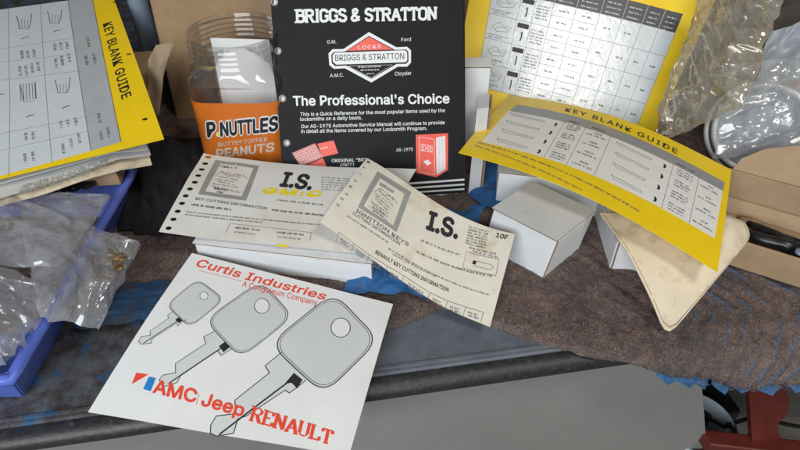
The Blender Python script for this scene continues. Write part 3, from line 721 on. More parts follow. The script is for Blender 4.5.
S.text('A.M.C.', w4(64, 368), w4(152, 364), w4(64, 346), 'white_ink', .005); S.text('Chrysler', w4(482, 358), w4(588, 352), w4(481, 334), 'white_ink', .005)
S.text("The Professional's Choice", w8(82, 54), w8(620, 45), w8(80, 22), 'white_ink', .026)
S.text('This is a Quick Reference for the most popular items used by the', w8(105, 90), w8(605, 76), w8(105, 78), 'white_ink', .012)
S.text('locksmiths on a daily basis.', w8(105, 107), w8(318, 101), w8(105, 95), 'white_ink', .012)
S.text('Our AS-1975 Automotive Service Manual will continue to provide', w8(108, 132), w8(604, 118), w8(108, 120), 'white_ink', .012)
S.text('in detail all the items covered by our Locksmith Program.', w8(108, 149), w8(543, 138), w8(108, 137), 'white_ink', .012)
S.text('AS-1975', w8(437, 213), w8(494, 210), w8(437, 202), 'white_ink', .01)
S.text('ORIGINAL "BS"', w8(214, 250), w8(330, 246), w8(214, 239), 'white_ink', .01); S.text('60KIT1', w8(243, 264), w8(292, 262), w8(243, 254), 'white_ink', .01)
S.fill([w6(232, 74), w6(390, 66), w6(390, 250), w6(330, 287)], 'red', 1.5)
S.fill([w6(330, 88), w6(376, 78), w6(378, 246), w6(333, 274)], 'white_ink', 2)
for k in range(5): S.line([w6(338+k*8, 88-k*2), w6(340+k*8, 268-k*5)], .0003, 'pink', 2.5)
S.fill([w6(229, 74), w6(330, 90), w6(331, 286), w6(231, 264)], 'red', 2.6)
S.line([w6(246, 84), w6(322, 97), w6(322, 274), w6(248, 258), w6(246, 84)], .0004, 'white_ink', 3)
for k in range(3): S.greek(w6(254, 128+k*13), w6(314, 138+k*13), 2.0, 'white_ink', 3, k)
S.fill([w6(266, 207), w6(288, 198), w6(308, 216), w6(286, 228)], 'white_ink', 3)
S.fill([w5(195, 205), w5(400, 118), w5(472, 240), w5(275, 325)], 'pinkred', 2)
for k in range(1, 8): 
    f = k/8; S.line([w5(195+205*f, 205-87*f), w5(275+197*f, 325-85*f)], .0003, 'white_ink', 2.6)
for k in range(1, 6):
    f = k/6; S.line([w5(195+80*f, 205+120*f), w5(400+72*f, 118+122*f)], .0003, 'white_ink', 2.7)
S.fill([w5(420, 122), w5(565, 92), w5(607, 207), w5(468, 240)], 'red', 1.5); S.line([w5(445, 166), w5(515, 151)], .0007, 'white_ink', 2.6)
S.fill([w5(300, 325), w5(470, 250), w5(535, 385), w5(330, 400)], 'red', 1.4); 
for k in range(3): S.greek(w5(340+k*10, 335+k*18), w5(460+k*14, 290+k*22), 1.0, 'pink', 2, k)
for k, (ly, ry) in enumerate(((315, 298), (338, 322), (360, 345), (381, 367))):
    S.line([w6(60, ly+12), w6(472, ry)], (.0022, .0020, .0018, .0012)[k], 'white_ink', 2)
S.greek(w6(308, 406), w6(390, 400), 1.4, 'greyprint', 2)
S.fill([w6(452, 424), w6(478, 400), w6(480, 428), w6(462, 436)], 'pinkred', 2)
cover = S.mb.build('cover', mroot)
for h in hs:
    if h[1] < .0: continue
    e_ = MB(); c_ = S.P(h[0], h[1]); lathe_mb(e_, c_+S.n0*.0001, [(.0024, -.0009), (.0024, .0004), (.0029, .0007), (.0036, .0004), (.0038, .0001)], 'greyprint', 20, axis=S.n0)
    eo = e_.build('eyelet', None); eo.parent = cover; eo.location = (0, 0, 0)
# the pages behind the cover
mb = MB(); tl, tr, br, blc = S.c; bk = -S.n0
box_mb(mb, blc+bk*.0020+(tl-blc)*.01+(br-blc)*.012, (br-blc)*.972, (tl-blc)*.975, bk*.006, 'yellowed', .0006)
mb.build('pages', mroot)
mb = MB(); box_mb(mb, blc+bk*.0085, br-blc, tl-blc, bk*.001, 'black_vinyl'); mb.build('back_cover', mroot)

# ================================================================== CARDS "I.S."
def k1(x, y): return (150+x/3.75, 140+y/3.75)
S = Sheet(Pz(203, 151, .055), Pz(416.5, 169, .055), Pz(368, 254, .0415), Pz(159.5, 233, .045), bend=lambda u, v: -.0075*math.sin(math.pi*max(0, min(1, u))**.75)*max(0, 1-v)**1.5+.0015*math.sin(math.pi*v)+.0045*max(0, .18-u)/.18*(v-.6)+.0008*noise.noise(Vector((u*4, v*4, 2))), thick=.0004)
hs = []
for h in [(219, 64), (207, 88), (181, 133), (168, 158), (150, 183), (134, 209), (120, 237), (104, 267), (88, 297), (70, 330), (194, 110)]:
    u = S.uv(*k1(*h)); hs.append((u.x, u.y, .0030/S.Lu, .0025/S.Lv))
S.body('yellowed', holes=hs, n=(40, 24))
fr = [(245, 75), (410, 97), (360, 228), (180, 203)]; fi = [(264, 89), (388, 106), (344, 212), (208, 193)]
S.fill([k1(*p) for p in fr], 'greyprint', 1); S.fill([k1(*p) for p in fi], 'yellowed', 2)
S.greek(k1(262, 103), k1(330, 110), 2.2, 'ink', 3)
for k in range(8): S.greek(k1(252-k*4+random.uniform(0, 30), 122+k*9), k1(365-k*4-random.uniform(0, 40), 136+k*9), 1.3, 'softink', 3, k)
S.line([k1(*p) for p in [(245, 135), (270, 118), (295, 138), (330, 130), (368, 146), (350, 132)]], .0005, 'softink', 3)
S.greek(k1(240, 185), k1(290, 193), 2, 'ink', 3); S.greek(k1(250, 198), k1(285, 203), 1.8, 'ink', 3)
S.text('I.S.', k1(488, 172), k1(600, 186), k1(508, 122), 'ink', .045, 3)
S.text('GM:C', k1(420, 200), k1(632, 214), k1(434, 180), 'yellowink', .05, 3, 1.15)
S.line([k1(440, 196), k1(480, 186)], .003, 'yellowink', 2.5); S.line([k1(590, 206), k1(640, 210)], .0028, 'yellowink', 2.6)
S.text('KEY CUTTING INFORMATION', k1(170, 224), k1(437, 262), k1(172, 215), 'softink', .015, 3)
S.greek(k1(457, 266), k1(660, 288), 1.8, 'ink', 3); S.greek(k1(155, 246), k1(305, 266), 2.0, 'ink', 3)
S.greek(k1(475, 228), k1(655, 248), 1.7, 'softink', 3)
S.greek(k1(137, 272), k1(640, 322), 1.3, 'softink', 3); S.greek(k1(131, 282), k1(420, 312), 1.3, 'softink', 3)
for k in range(6): S.greek(k1(642, 143+k*9), k1(760, 150+k*9), 1.3, 'greyprint', 3, k)
S.line([k1(*p) for p in [(300, 314), (605, 348), (600, 378)]], .0004, 'softink', 3); S.line([k1(300, 314), k1(285, 348)], .0004, 'softink', 3)
S.greek(k1(320, 333), k1(415, 343), 2, 'softink', 3); S.greek(k1(315, 348), k1(395, 358), 1.6, 'greyprint', 3); S.greek(k1(475, 350), k1(580, 360), 2, 'softink', 3); S.greek(k1(478, 366), k1(565, 376), 1.6, 'greyprint', 3)
S.fill([k1(472, 390), k1(520, 396), k1(516, 403), k1(474, 399)], 'yellowink', 2.2)
tag(S.mb.build('code_card', origin=S.P(.5, .5)), 'whiter punched card with a smudged yellow heading, lying flat on the long white box', 'card', 'locksmith code cards')

def k2(x, y): return (310+x/2.368, 150+y/2.368)
S = Sheet(Pz(367, 158, .078), Pz(515, 234, .050), Pz(490, 327, .0135), Pz(320, 222, .066), bend=lambda u, v: -.0125*math.sin(math.pi*max(0, u)**1.5)+.003*math.sin(math.pi*v)*(1-u)+.0007*noise.noise(Vector((u*5, v*5, 3))), thick=.0005)
hs = []
for h in [(290, 42), (265, 78), (240, 112), (212, 155), (185, 190), (160, 235), (131, 262), (108, 300)]:
    u = S.uv(320+h[0]/6, 155+h[1]/6); hs.append((u.x, u.y, .0020/S.Lu, .0015/S.Lv))
ro = random.Random(4); out = [(0, 0), (1, 0), (1, 1), (.0, 1)]
out += [(.006*ro.random(), 1-k/16) for k in range(1, 16)]
S.body('creampaper', holes=hs, n=(36, 24), outline=out)
S.fill([k2(*p) for p in [(160, 50), (240, 100), (205, 195), (113, 135)]], 'greyprint', 1); S.fill([k2(*p) for p in [(166, 67), (224, 104), (197, 179), (127, 133)]], 'creampaper', 2)
S.text('IN AK OIL', k2(163, 83), k2(203, 107), k2(167, 74), 'ink', .03, 3) if False else S.greek(k2(163, 83), k2(203, 107), 3, 'ink', 3)
for k in range(8): S.greek(k2(157-k*3+ro.uniform(0, 10), 92+k*6), k2(208-k*3-ro.uniform(0, 12), 122+k*6.5), 1.3, 'softink', 3, k)
S.line([k2(*p) for p in [(152, 100), (165, 92), (172, 108), (190, 108), (207, 128), (195, 112)]], .0005, 'softink', 3)
S.greek(k2(146, 136), k2(178, 158), 1.6, 'ink', 3); S.greek(k2(148, 144), k2(172, 160), 1.6, 'ink', 3)
S.text('I.S.', k2(276, 186), k2(347, 209), k2(285, 146), 'ink', .045, 3)
for k in range(7): S.greek(k2(376-k*1.4, 184+k*6.4), k2(424-k*1.4, 196+k*6.4), 1.9, 'softink', 3, k)
S.text('10F', k2(440, 206), k2(467, 213), k2(443, 196), 'ink', .03, 3)
S.line([k2(*p) for p in [(370, 241), (448, 259), (440, 298), (362, 279), (370, 241)]], .0004, 'softink', 3)
S.line([k2(*p) for p in [(388, 262), (430, 272), (434, 280), (425, 284), (386, 274)]], .0004, 'softink', 3); S.fill([k2(386, 262), k2(394, 264), k2(392, 272), k2(384, 270)], 'ink', 3)
S.greek(k2(376, 233), k2(446, 250), 2.0, 'softink', 3); S.greek(k2(385, 242), k2(446, 257), 1.8, 'softink', 3)
S.text('IGNITION KEYS', k2(108, 146), k2(232, 229), k2(111, 139), 'softink', .02, 3)
S.text('CUTTING INFORMATION', k2(100, 152), k2(212, 226), k2(102, 146), 'softink', .02, 3)
S.greek(k2(85, 157), k2(185, 222), 1.6, 'softink', 3)
S.text('RENAULT', k2(272, 222), k2(352, 250), k2(273, 216), 'softink', .01, 3) if False else S.greek(k2(262, 216), k2(355, 251), 2.0, 'softink', 3)
S.greek(k2(250, 242), k2(432, 302), 2.1, 'ink', 3)
S.greek(k2(185, 235), k2(425, 345), 1.5, 'softink', 3); S.greek(k2(195, 248), k2(300, 302), 1.5, 'softink', 3)
S.text('RENAULT KEY CUTTING INFORMATION', k2(154, 245), k2(327, 336), k2(157, 237), 'ink', .02, 3)
cell = [(68, 195), (104, 222), (140, 248), (183, 275), (222, 298), (284, 338), (326, 358), (369, 372), (411, 385)]
S.line([k2(x, y) for x, y in cell], .0004, 'softink', 3)
for i, (x, y) in enumerate(cell):
    S.line([k2(x, y), k2(x-7, y+22)], .0004, 'softink', 3)
    if i < len(cell)-1:
        x2, y2 = cell[i+1]; f = lambda a, o: k2(x+(x2-x)*a-4, y+(y2-y)*a+o)
        S.greek(f(.2, 12), f(.8, 12), 2, 'softink', 3, i); S.greek(f(.2, 19), f(.8, 19), 2, 'softink', 3, i+9)
tag(S.mb.build('code_card', origin=S.P(.5, .5)), 'stained cream card with torn punched edge, sloping across the front of the black manual', 'card', 'locksmith code cards')

# ================================================================== JAR
jc = Vector((-.1705, .604, BT)); jr = .053
jar = thing('peanut_jar', jc, 'clear open plastic peanut jar with an orange label, behind the left card', 'jar')
mb = MB()
prof = [(0, .004), (.042, .004), (jr-.004, .001), (jr, .006), (jr, .090), (jr-.0015, .096), (jr, .102), (jr, .110), (jr-.002, .116), (.0455, .122), (.0445, .124), (.0475, .126), (.0475, .128), (.0445, .130)]
for k in range(3): prof += [(.0445, .131+k*.0055), (.0462, .1325+k*.0055), (.0462, .134+k*.0055), (.0445, .1355+k*.0055)]
prof += [(.0445, .150), (.0455, .1515), (.0440, .1525), (.0428, .151), (.0428, .130), (.0435, .120), (jr-.0035, .113), (jr-.002, .107)]
prof = [(r_*1.06 if r_ < .0499 and r_ > .03 else r_, z_*.965) for r_, z_ in prof]
def sq(w, z):       # rounded-square body easing into the round neck
    k = max(0, min(1, (.116-z)/.022)); c_, s_ = abs(math.cos(w)), abs(math.sin(w)); e = 2+4.5*k*k*(3-2*k)
    return (c_**e+s_**e)**(-1/e)*(1-.085*k)
class Cyl(Sheet):
    def __init__(s, c, r, z0, z1, a0, a1):
        s.cc, s.r, s.z0, s.z1, s.a0, s.a1 = c, r, z0, z1, a0, a1
        s.Lu = r*(a1-a0); s.Lv = z1-z0; s.n0 = Vector((0, -1, 0)); s.bend = None; s.th = .0003; s.mb = MB(); s.lift = .00009
    def P(s, u, v):
        w = s.a0+(s.a1-s.a0)*u; g = s.r*sq(w, .05); return s.cc+Vector((g*math.cos(w), g*math.sin(w), s.z1+(s.z0-s.z1)*v))
    def N(s, u, v):
        e = .004; t = s.P(u+e, v)-s.P(u-e, v); n = Vector((t.y, -t.x, 0)).normalized(); return n if n.dot(s.P(u, v)-s.cc) > 0 else -n
K_ = 128; vs = []
for r_, z_ in prof:
    for k in range(K_): w_ = 2*math.pi*k/K_; g_ = sq(w_, z_); vs.append(jc+Vector((math.cos(w_)*r_*g_, math.sin(w_)*r_*g_, z_)))
mb.add(vs, [[i*K_+k, i*K_+(k+1) % K_, (i+1)*K_+(k+1) % K_, (i+1)*K_+k] for i in range(len(prof)-1) for k in range(K_)], 'jar', True)
mb.build('jar_body', jar)
S = Cyl(jc, jr+.0004, .012, .088, R(172), R(375)); S.th = .0003
S.body('orange', n=(60, 8))
p = lambda x, y: (160+x/4.094, 80+y/4.094)
for kk, m_, bo in ((2, 'white_ink', .115), (3.5, 'ink', .045)):
    S.text('P', p(197, 232), p(228, 228), p(192, 176), m_, bo, kk); S.text('NUTTLES', p(250, 228), p(480, 203), p(247, 174), m_, bo, kk)
    S.fill(circ(p(240, 222), 2.6 if kk == 2 else 1.7, 12), m_ if kk == 2 else 'yellowink', kk+.5)
S.text('BUTTER TOFFEE', p(238, 272), p(440, 250), p(237, 256), 'paleprint', .02, 3)
S.text('PEANUTS', p(232, 318), p(466, 290), p(231, 284), 'paleprint', .04, 3)
S.mb.build('label', jar)
# folded white card standing inside the jar
mb = MB(); a_ = Py(210, 105, .63); b_ = Py(268, 108, .63); a2 = Py(208, 44, .645); b2 = Py(266, 48, .645)
cc = [jc+Vector((-.030, .004, .006)), jc+Vector((.032, .004, .006)), jc+Vector((.032, .012, .130)), jc+Vector((-.030, .012, .132))]
th = Vector((0, .0012, 0)); mb.add(cc+[c+th for c in cc], [[0, 1, 2, 3], [7, 6, 5, 4], [0, 4, 5, 1], [1, 5, 6, 2], [2, 6, 7, 3], [3, 7, 4, 0]], 'paper')
tag(mb.build('paper_slip'), 'plain white slip of paper standing inside the clear jar', 'paper')

# ================================================================== BACKGROUND CARTON, KRAFT PAPER, BOTTLE
mb = MB(); box_mb(mb, Vector((-.285, .675, .0)), Vector((.325, -.004, 0)), Vector((.01, .22, 0)), Vector((0, .03, .34)), 'carton', .003)
t = thing('cardboard_carton', (-.08, .85, 0), 'large brown cardboard carton standing behind the jar and the manual', 'carton'); 
mb.build('body', t)
mb = MB(); box_mb(mb, Vector((-.283, .688, .2)), Vector((.008, 0, 0)), Vector((0, .003, 0)), Vector((0, .011, .13)), 'kraft', .001); mb.build('flap', t)
mb = MB(); ks = []
t2 = thing('cardboard_carton', (.2, 1.1, 0), 'brown carton seen in the gap between black manual and upright yellow guide', 'carton')
m2 = MB(); box_mb(m2, Vector((.03, .96, .0)), Vector((.36, -.004, 0)), Vector((.01, .22, 0)), Vector((0, .02, .36)), 'carton', .003); m2.build('body', t2)
m2 = MB(); box_mb(m2, Vector((.05, .985, .3615)), Vector((.32, -.004, 0)), Vector((.01, .19, 0)), Vector((0, 0, .004)), 'carton', .001); m2.build('flap', t2)
out = [(156, 45), (174, 43), (168, 58), (163, 78), (160, 112), (157, 118), (150, 112), (147, 92), (148, 60)]
S = Sheet(Py(140, 35, .60), Py(182, 35, .60), Py(182, 150, .58), Py(140, 150, .58), bend=lambda u, v: .010*noise.noise(Vector((u*3, v*4, 7))), thick=.0006)
S.body('kraftpaper', outline=[tuple(S.uv(*q)) for q in out], n=(16, 24))
tag(S.mb.build('kraft_paper', origin=S.P(.5, .5)), 'torn strip of crumpled kraft paper standing up beside the left yellow guide', 'paper')
bt = thing('spray_bottle', Vector((-.317, .735, 0)), 'slim blue-grey plastic bottle standing at the back behind the left yellow guide', 'bottle')
mb = MB(); lathe_mb(mb, Vector((-.317, .735, 0)), [(0, .0), (.012, 0), (.0125, .003), (.0125, .20), (.010, .212), (.006, .22), (.0, .22)], 'bottleblue', 40); mb.build('body', bt)
mb = MB(); lathe_mb(mb, Vector((-.317, .735, .2203)), [(.0, 0), (.007, 0), (.007, .016), (.0, .017)], 'whiteplastic', 32); mb.build('cap', bt)

# ================================================================== LEFT BLUE BIN
bx0, bx1, by0, by1, bz = -.62, -.268, .250, .50, .052
bn = thing('plastic_bin', (-.44, .37, 0), 'blue plastic parts bin at the left, filled with clear bags', 'bin')
def bin_ring(inset_, z, x0=bx0, x1=bx1, y0=by0, y1=by1):
    i = inset_; return [Vector((x0+i, y0+i, z)), Vector((x1-i, y0+i, z)), Vector((x1-i, y1-i, z)), Vector((x0+i, y1-i, z))]
mb = MB()
rings = [bin_ring(.020, .001), bin_ring(.004, bz-.010), bin_ring(.002, bz), bin_ring(.0055, bz), bin_ring(.0075, bz-.010), bin_ring(.023, .005)]
vs = [v for r in rings for v in r]
fs = [[3, 2, 1, 0]]+[[i*4+k, i*4+(k+1) % 4, (i+1)*4+(k+1) % 4, (i+1)*4+k] for i in range(5) for k in range(4)]+[[20, 21, 22, 23]]
bm = bmesh.new(); bv = [bm.verts.new(v) for v in vs]
for f in fs: bm.faces.new([bv[i] for i in f])
bmesh.ops.recalc_face_normals(bm, faces=bm.faces); bmesh.ops.bevel(bm, geom=bm.edges[:], offset=.0012, segments=2, affect='EDGES'); bm.verts.index_update()
mb.add([v.co for v in bm.verts], [[v.index for v in f.verts] for f in bm.faces], 'bluebin', False); bm.free()
mb.build('tray', bn)
mb = MB(); rim = bin_ring(-.0005, bz-.001)
pts = []
for k in range(4):
    p0, p1 = rim[k], rim[(k+1) % 4]
    pts += [p0+(p1-p0)*(t/24)+Vector((0, 0, .0008*noise.noise(Vector((k, t*1.3, 0))))) for t in range(24)]
tube_mb(mb, pts, .0042, 'bluebin', 8, True); mb.build('rim', bn)

# ================================================================== PAPER PILE AT LEFT
u_ = Vector((-.117, -.069, .002)).normalized()
br = Pz(164, 139, .100); tr = Pz(112.5, -5, .147); H = br-tr
def gsheet(off, dz, du, dv, name, label, cat, m, w=.24, ext=0):
    b_ = br+Vector((0, 0, -dz))+u_*du+H*dv; t_ = tr+Vector((0, 0, -dz))+u_*du-H*.0
    return Sheet(t_+u_*w, t_, b_+H*ext, b_+u_*w+H*ext, bend=wob(off, .003), thick=.0006)
S = Sheet(tr+u_*.24, tr, br, br+u_*.24, bend=lambda u, v: .003*math.sin(math.pi*v)+.003*(1-u), thick=.0005)
hs = []
for h in [(115, 2), (129, 54), (145, 119)]:
    u = S.uv(*h); hs.append((u.x, u.y, .0028/S.Lu, .0020/S.Lv))
S.body('yellow', holes=hs, n=(30, 30))
a0, a1 = S.uv(68, 0), S.uv(91, 151)
lu = S.uv(92, 0).x; l1 = S.uv(121, 142).x
v_b0 = S.uv(50, 162).y; vt = S.uv(40, 4).y
um, ug = (S.uv(121, 142).x+S.uv(95, 10).x)/2, (S.uv(91, 151).x+S.uv(70, 5).x)/2
S.fill([(-180, 34), (68, 0.5), (91, 151), (-180, 226)], 'tablewhite', 1, .04)
S.fill([(68, .5), (92, -3), (121, 142), (91, 151)], 'bluegrey', 1.3, .04)
S.line([(92, -3), (121, 142)], .0006, 'softink', 3); S.line([(68, .5), (91, 151)], .0005, 'softink', 3)
S.text('KEY BLANK GUIDE', (103, 24.5), (122, 100), (111.5, 21.5), 'ink', .015, 3, 1.05)
for A, B in (((8.5, 8), (10, 100)), ((10, 100), (9, 176)), ((40.5, 5), (52, 163)), ((-30, 54), (74, 38)), ((-30, 66), (76, 54)), ((-30, 84), (80, 71)), ((-30, 140), (86, 117)), ((-30, 158), (88, 131)), ((-24, 14), (-24, 185))): S.line([A, B], .00035, 'thinink', 3)
def keysk(cx, cy, s_, flip=1):
    S.line([(cx-8*s_, cy-6*s_), (cx-6*s_, cy+1), (cx-5*s_, cy+7*s_), (cx+4*s_, cy+7*s_), (cx+6*s_, cy+2), (cx+7*s_, cy-8*s_)], .0007, 'softink', 3)
    for k in (-3, 0, 3): S.line([(cx+k*s_, cy-2*s_), (cx+(k+.4)*s_, cy+6*s_)], .0004, 'thinink', 3)
keysk(24.5, 22, 1); keysk(55, 17, .95); keysk(63, 86, 1); keysk(-8, 30, 1)
for k in range(6): S.line([(20+k*3, 84-k*.3), (21+k*3, 101-k*.4)], .0005 if k < 5 else .0011, 'softink', 3)
S.line([(20, 84), (22, 93), (24, 102), (35, 101)], .0006, 'softink', 3)
for (x, y) in ((25, 38), (57, 31), (30, 116), (66, 107), (0, 95)): S.line([(x-4, y+1.5), (x, y-.5), (x+4, y-1)], .0010, 'ink', 3)
for (x, y) in ((20, 57), (26, 57), (32, 56), (53, 50), (59, 49), (65, 48), (24, 139), (31, 138), (59, 127), (66, 126), (74, 124)): S.greek((x, y-6), (x+1, y+2), 3.2, 'softink', 3, int(x))
for (x, y) in ((18, 75), (24, 74), (30, 72), (36, 70), (54, 67), (60, 64), (67, 62), (23, 162), (31, 160), (61, 152), (69, 147), (77, 142)): S.greek((x, y-8), (x+1.5, y+2), 3, 'softink', 3, int(y))
for (x, y) in ((86, 44), (84, 62), (92, 60), (97, 120), (99, 138), (106, 134)): S.greek((x, y-6), (x+2, y+4), 3, 'softink', 3, int(x))
tag(S.mb.build('key_guide', origin=S.P(.5, .5)), 'yellow bordered key chart on top of the left paper pile, its title running sideways', 'chart', 'yellow key blank charts')
# sheets under it
def under(name, dz, px_br, px_bl, m, label, cat, seed, back=.20, amp=.003, th=.0008, zb=.0):
    b_ = Pz(px_br[0], px_br[1], br.z-dz); l_ = Pz(px_bl[0], px_bl[1], br.z-dz+zb); k = (b_-l_)
    t_ = tr+Vector((0, 0, -dz))+(b_-br)*.6
    S = Sheet(t_+(l_-b_), t_, b_, l_, bend=lambda u, v: (amp*(noise.noise(Vector((u*3, v*4, seed)))) - .004*max(0, u-.82)/.18*max(0, v-.75)/.25*2), thick=th)
    S.body(m, n=(34, 26)); return S
S = under('loose_sheet', .006, (146, 143), (-60, 200), 'tablewhite', '', '', 3, amp=.001, th=.0012)
tag(S.mb.build('loose_sheet', origin=S.P(.5, .5)), 'clean white sheet directly beneath the left yellow chart', 'paper')
S = under('page', .013, (149, 148), (-40, 212), 'greyboard', '', '', 5, amp=.002, th=.0015)
for k in range(3): S.greek((20+k*2, 194-k*3), (110, 167-k*3), 3.5, 'greyprint', 2, k)
tag(S.mb.build('loose_sheet', origin=S.P(.5, .5)), 'grey printed page with a dark torn edge, in the middle of the left pile', 'paper')
S = under('envelope', .021, (150, 158), (-30, 218), 'envelope', '', '', 8, amp=.004, th=.001)
tag(S.mb.build('loose_sheet', origin=S.P(.5, .5)), 'dog-eared cream page stained brown at its corner, lowest of the left pile', 'paper')
mb = MB(); 
o = Pz(150, 150, .066); box_mb(mb, Vector((-.50, .44, .056)), Vector((.232, .03, 0)), Vector((-.02, .20, .03)), Vector((0, -.002, .018)), 'lightcarton', .001)
tag(mb.build('cardboard_tray'), 'flattened brown cardboard lying on the blue bin under the paper pile', 'cardboard')

# ================================================================== PLASTIC BAGS
def bag(name, quad, m, seed, puff, crump, label, n=(70, 56), fine=1.0, stretch=False, cat='plastic bag'):
    A, B, Cc, D = quad; mb = MB(); nx, ny = n
    nrm = (B-A).cross(D-A).normalized()
    if nrm.z < 0: nrm = -nrm
    L = max((B-A).length, (D-A).length)
    def pt(u, v, sg):
        p = (A*(1-u)+B*u)*(1-v)+(D*(1-u)+Cc*u)*v
        e = min(u, 1-u, v, 1-v)*2; w = min(1, e*2.2)**.6
        ca, sa = math.cos(seed), math.sin(seed); uu, vv = u*ca-v*sa, u*sa+v*ca
        q = Vector((uu*(3.6 if stretch else 2.4)+seed, vv*(1.5 if stretch else 2.4), seed*.7))
        rid = 0; am = 1; fr = 1.15*fine
        for o_ in range(3):
            rid += am*(1-abs(noise.noise(q*fr+Vector((0, 0, o_*3.3+sg*.4)))*2)**.8); am *= .42; fr *= 2.1
        off = puff*w*(sg*.5+.5)+crump*(rid-1.0)*(.25+.75*w)
        jig = Vector((noise.noise(q*3), noise.noise(q*3+Vector((5, 0, 0))), 0))*crump*.5
        p = p+nrm*off+jig
        f = floor_z(p.x, p.y)
        if p.z < f+.001: p.z = f+.001+.0008*(sg+1)
        return p
    for sg in (1, -1):
        vs = [pt(i/nx, j/ny, sg) if sg == 1 or 0 < i < nx and 0 < j < ny else pt(i/nx, j/ny, 1) for i in range(nx+1) for j in range(ny+1)]
        K = ny+1; fs = [[i*K+j, (i+1)*K+j, (i+1)*K+j+1, i*K+j+1] for i in range(nx) for j in range(ny)]
        mb.add(vs, fs if sg == 1 else [f[::-1] for f in fs], m, True)
    t = thing(name, (A+B+Cc+D)/4, label, cat); mb.build('film', t)
    return t
def floor_z(x, y):
    if bx0 < x < bx1 and by0 < y < by1:
        return .058 if (x > bx1-.01 or y < by0+.01) else .02
    return BT+.003 if y > edge_y(x)+.09 else .002
q = [Pz(22, 318, .070), Pz(96, 335, .040), Pz(142, 243, .050), Pz(20, 200, .075)]
bag('plastic_bag', [Pz(40, 316, .066), Pz(99, 329, .034), Pz(140, 248, .044), Pz(18, 204, .074)], 'clear', 3, .020, .007, 'clear plastic bag with brass key blanks draped over the right wall of the blue bin')
bag('plastic_bag', [Pz(-70, 380, .050), Pz(22, 362, .050), Pz(52, 290, .064), Pz(-60, 240, .07)], 'clear', 8, .022, .009, 'crumpled clear plastic bag in the front corner of the blue bin', fine=1.3)
bag('plastic_bag', [Pz(-80, 262, .068), Pz(60, 268, .07), Pz(112, 196, .068), Pz(-60, 185, .075)], 'clear', 12, .012, .007, 'dusty clear plastic bag tucked under the edge of the paper pile')
# brass key blanks in the bag and loose parts in the bin
def key_blank(loc, rot, s, label, group, m='brass'):
    mb = MB(); pts = [Vector((math.cos(2*math.pi*k/18)*.0085, math.sin(2*math.pi*k/18)*.0075, 0)) for k in range(18)]
    hole = [Vector((math.cos(2*math.pi*k/18)*.0022-.003, math.sin(2*math.pi*k/18)*.0022, 0)) for k in range(18)]
    prof = []; ca, sa = math.cos(rot), math.sin(rot)
    T = lambda v, z: Vector((loc.x+s*(v.x*ca-v.y*sa), loc.y+s*(v.x*sa+v.y*ca), loc.z+z+ .15*s*v.x))
    for z, fl_ in ((0, 1), (.0016, 0)):
        vs = [T(p_, z) for p_ in pts]+[T(h_, z) for h_ in hole]; fs = [[k, (k+1) % 18, 18+(k+1) % 18, 18+k] for k in range(18)]
        mb.add(vs, fs, m)
    mb.add([T(p_, 0) for p_ in pts]+[T(p_, .0016) for p_ in pts], [[k, (k+1) % 18, 18+(k+1) % 18, 18+k] for k in range(18)], m)
    bl_ = [(.0075, -.0035), (.010, -.0035), (.011, -.0028), (.030, -.0028), (.033, 0), (.030, .0028), (.011, .0028), (.010, .0035), (.0075, .0035)]
    vs = [T(Vector((x, y, 0)), .0001) for x, y in bl_]+[T(Vector((x, y, 0)), .0015) for x, y in bl_]; n_ = len(bl_)
    mb.add(vs, [list(range(n_))[::-1], list(range(n_, 2*n_))]+[[k, (k+1) % n_, n_+(k+1) % n_, n_+k] for k in range(n_)], m)
    return tag(mb.build('key_blank', origin=loc), label, 'key', group)
rk = random.Random(9)
for k in range(6):
    p_ = Pz(116+rk.uniform(-11, 9), 268+rk.uniform(-12, 14), .046+.0012*k); key_blank(p_, rk.uniform(0, 6.28), .38, 'small brass key blank heaped inside the clear bag at the bin wall', 'brass key blanks in the clear bag')
for k in range(3):
    p_ = Pz(12+rk.uniform(-30, 22), 285+rk.uniform(-38, 50), .026+.002*k); key_blank(p_, rk.uniform(0, 6.28), .9, 'brass key blank lying among the bags in the blue bin', 'brass key blanks loose in the bin')
for k in range(3):
    p_ = Pz(62+k*13, 190-k*3, .062); key_blank(p_, 1.0+.3*k, .9, 'dark key blank poking out below the paper pile', 'dark key blanks under the pile', 'darkmetal')

# ================================================================== UPRIGHT YELLOW GUIDE (back)
lean = R(40); GP = Vector((0, .632, 0)); GN = Vector((0, -math.cos(lean), math.sin(lean)))
gp = lambda x, y: Pp(x, y, GP, GN)
S = Sheet(gp(481, -70), gp(731, -34), gp(640, 165), gp(447, 128), bend=lambda u, v: .004*math.sin(math.pi*u)+.0010*noise.noise(Vector((u*5, v*5, 1))), thick=.0006)
S.body('yellow', n=(34, 30))
Fm = Frame(S, [(496, -30), (683, 14), (636, 128), (476, 86)])
Fm.fill('tablewhite', 1); Fm.fill('greyhead', 1.6, 0, 1, 0, .165)
rows = [.165+.835*k/4 for k in range(5)]
cols = [0, .155, .235, .33, .45, .58, .70, .81, .905, 1]
for r_ in rows: Fm.line([(0, r_), (1, r_)], .0004, 'softink')
for c_ in cols: Fm.line([(c_, .165), (c_, 1)], .0004, 'softink')
for c_ in cols[3:-1]: Fm.line([(c_, .0), (c_, .165)], .0004, 'white_ink')
for k, c_ in enumerate(cols[3:-1]):
    for j in range(3): Fm.greek(c_+.02, cols[3+k+1]-.02, .06+.042*j, 1.5, 'white_ink', k*5+j)
rg = random.Random(2)
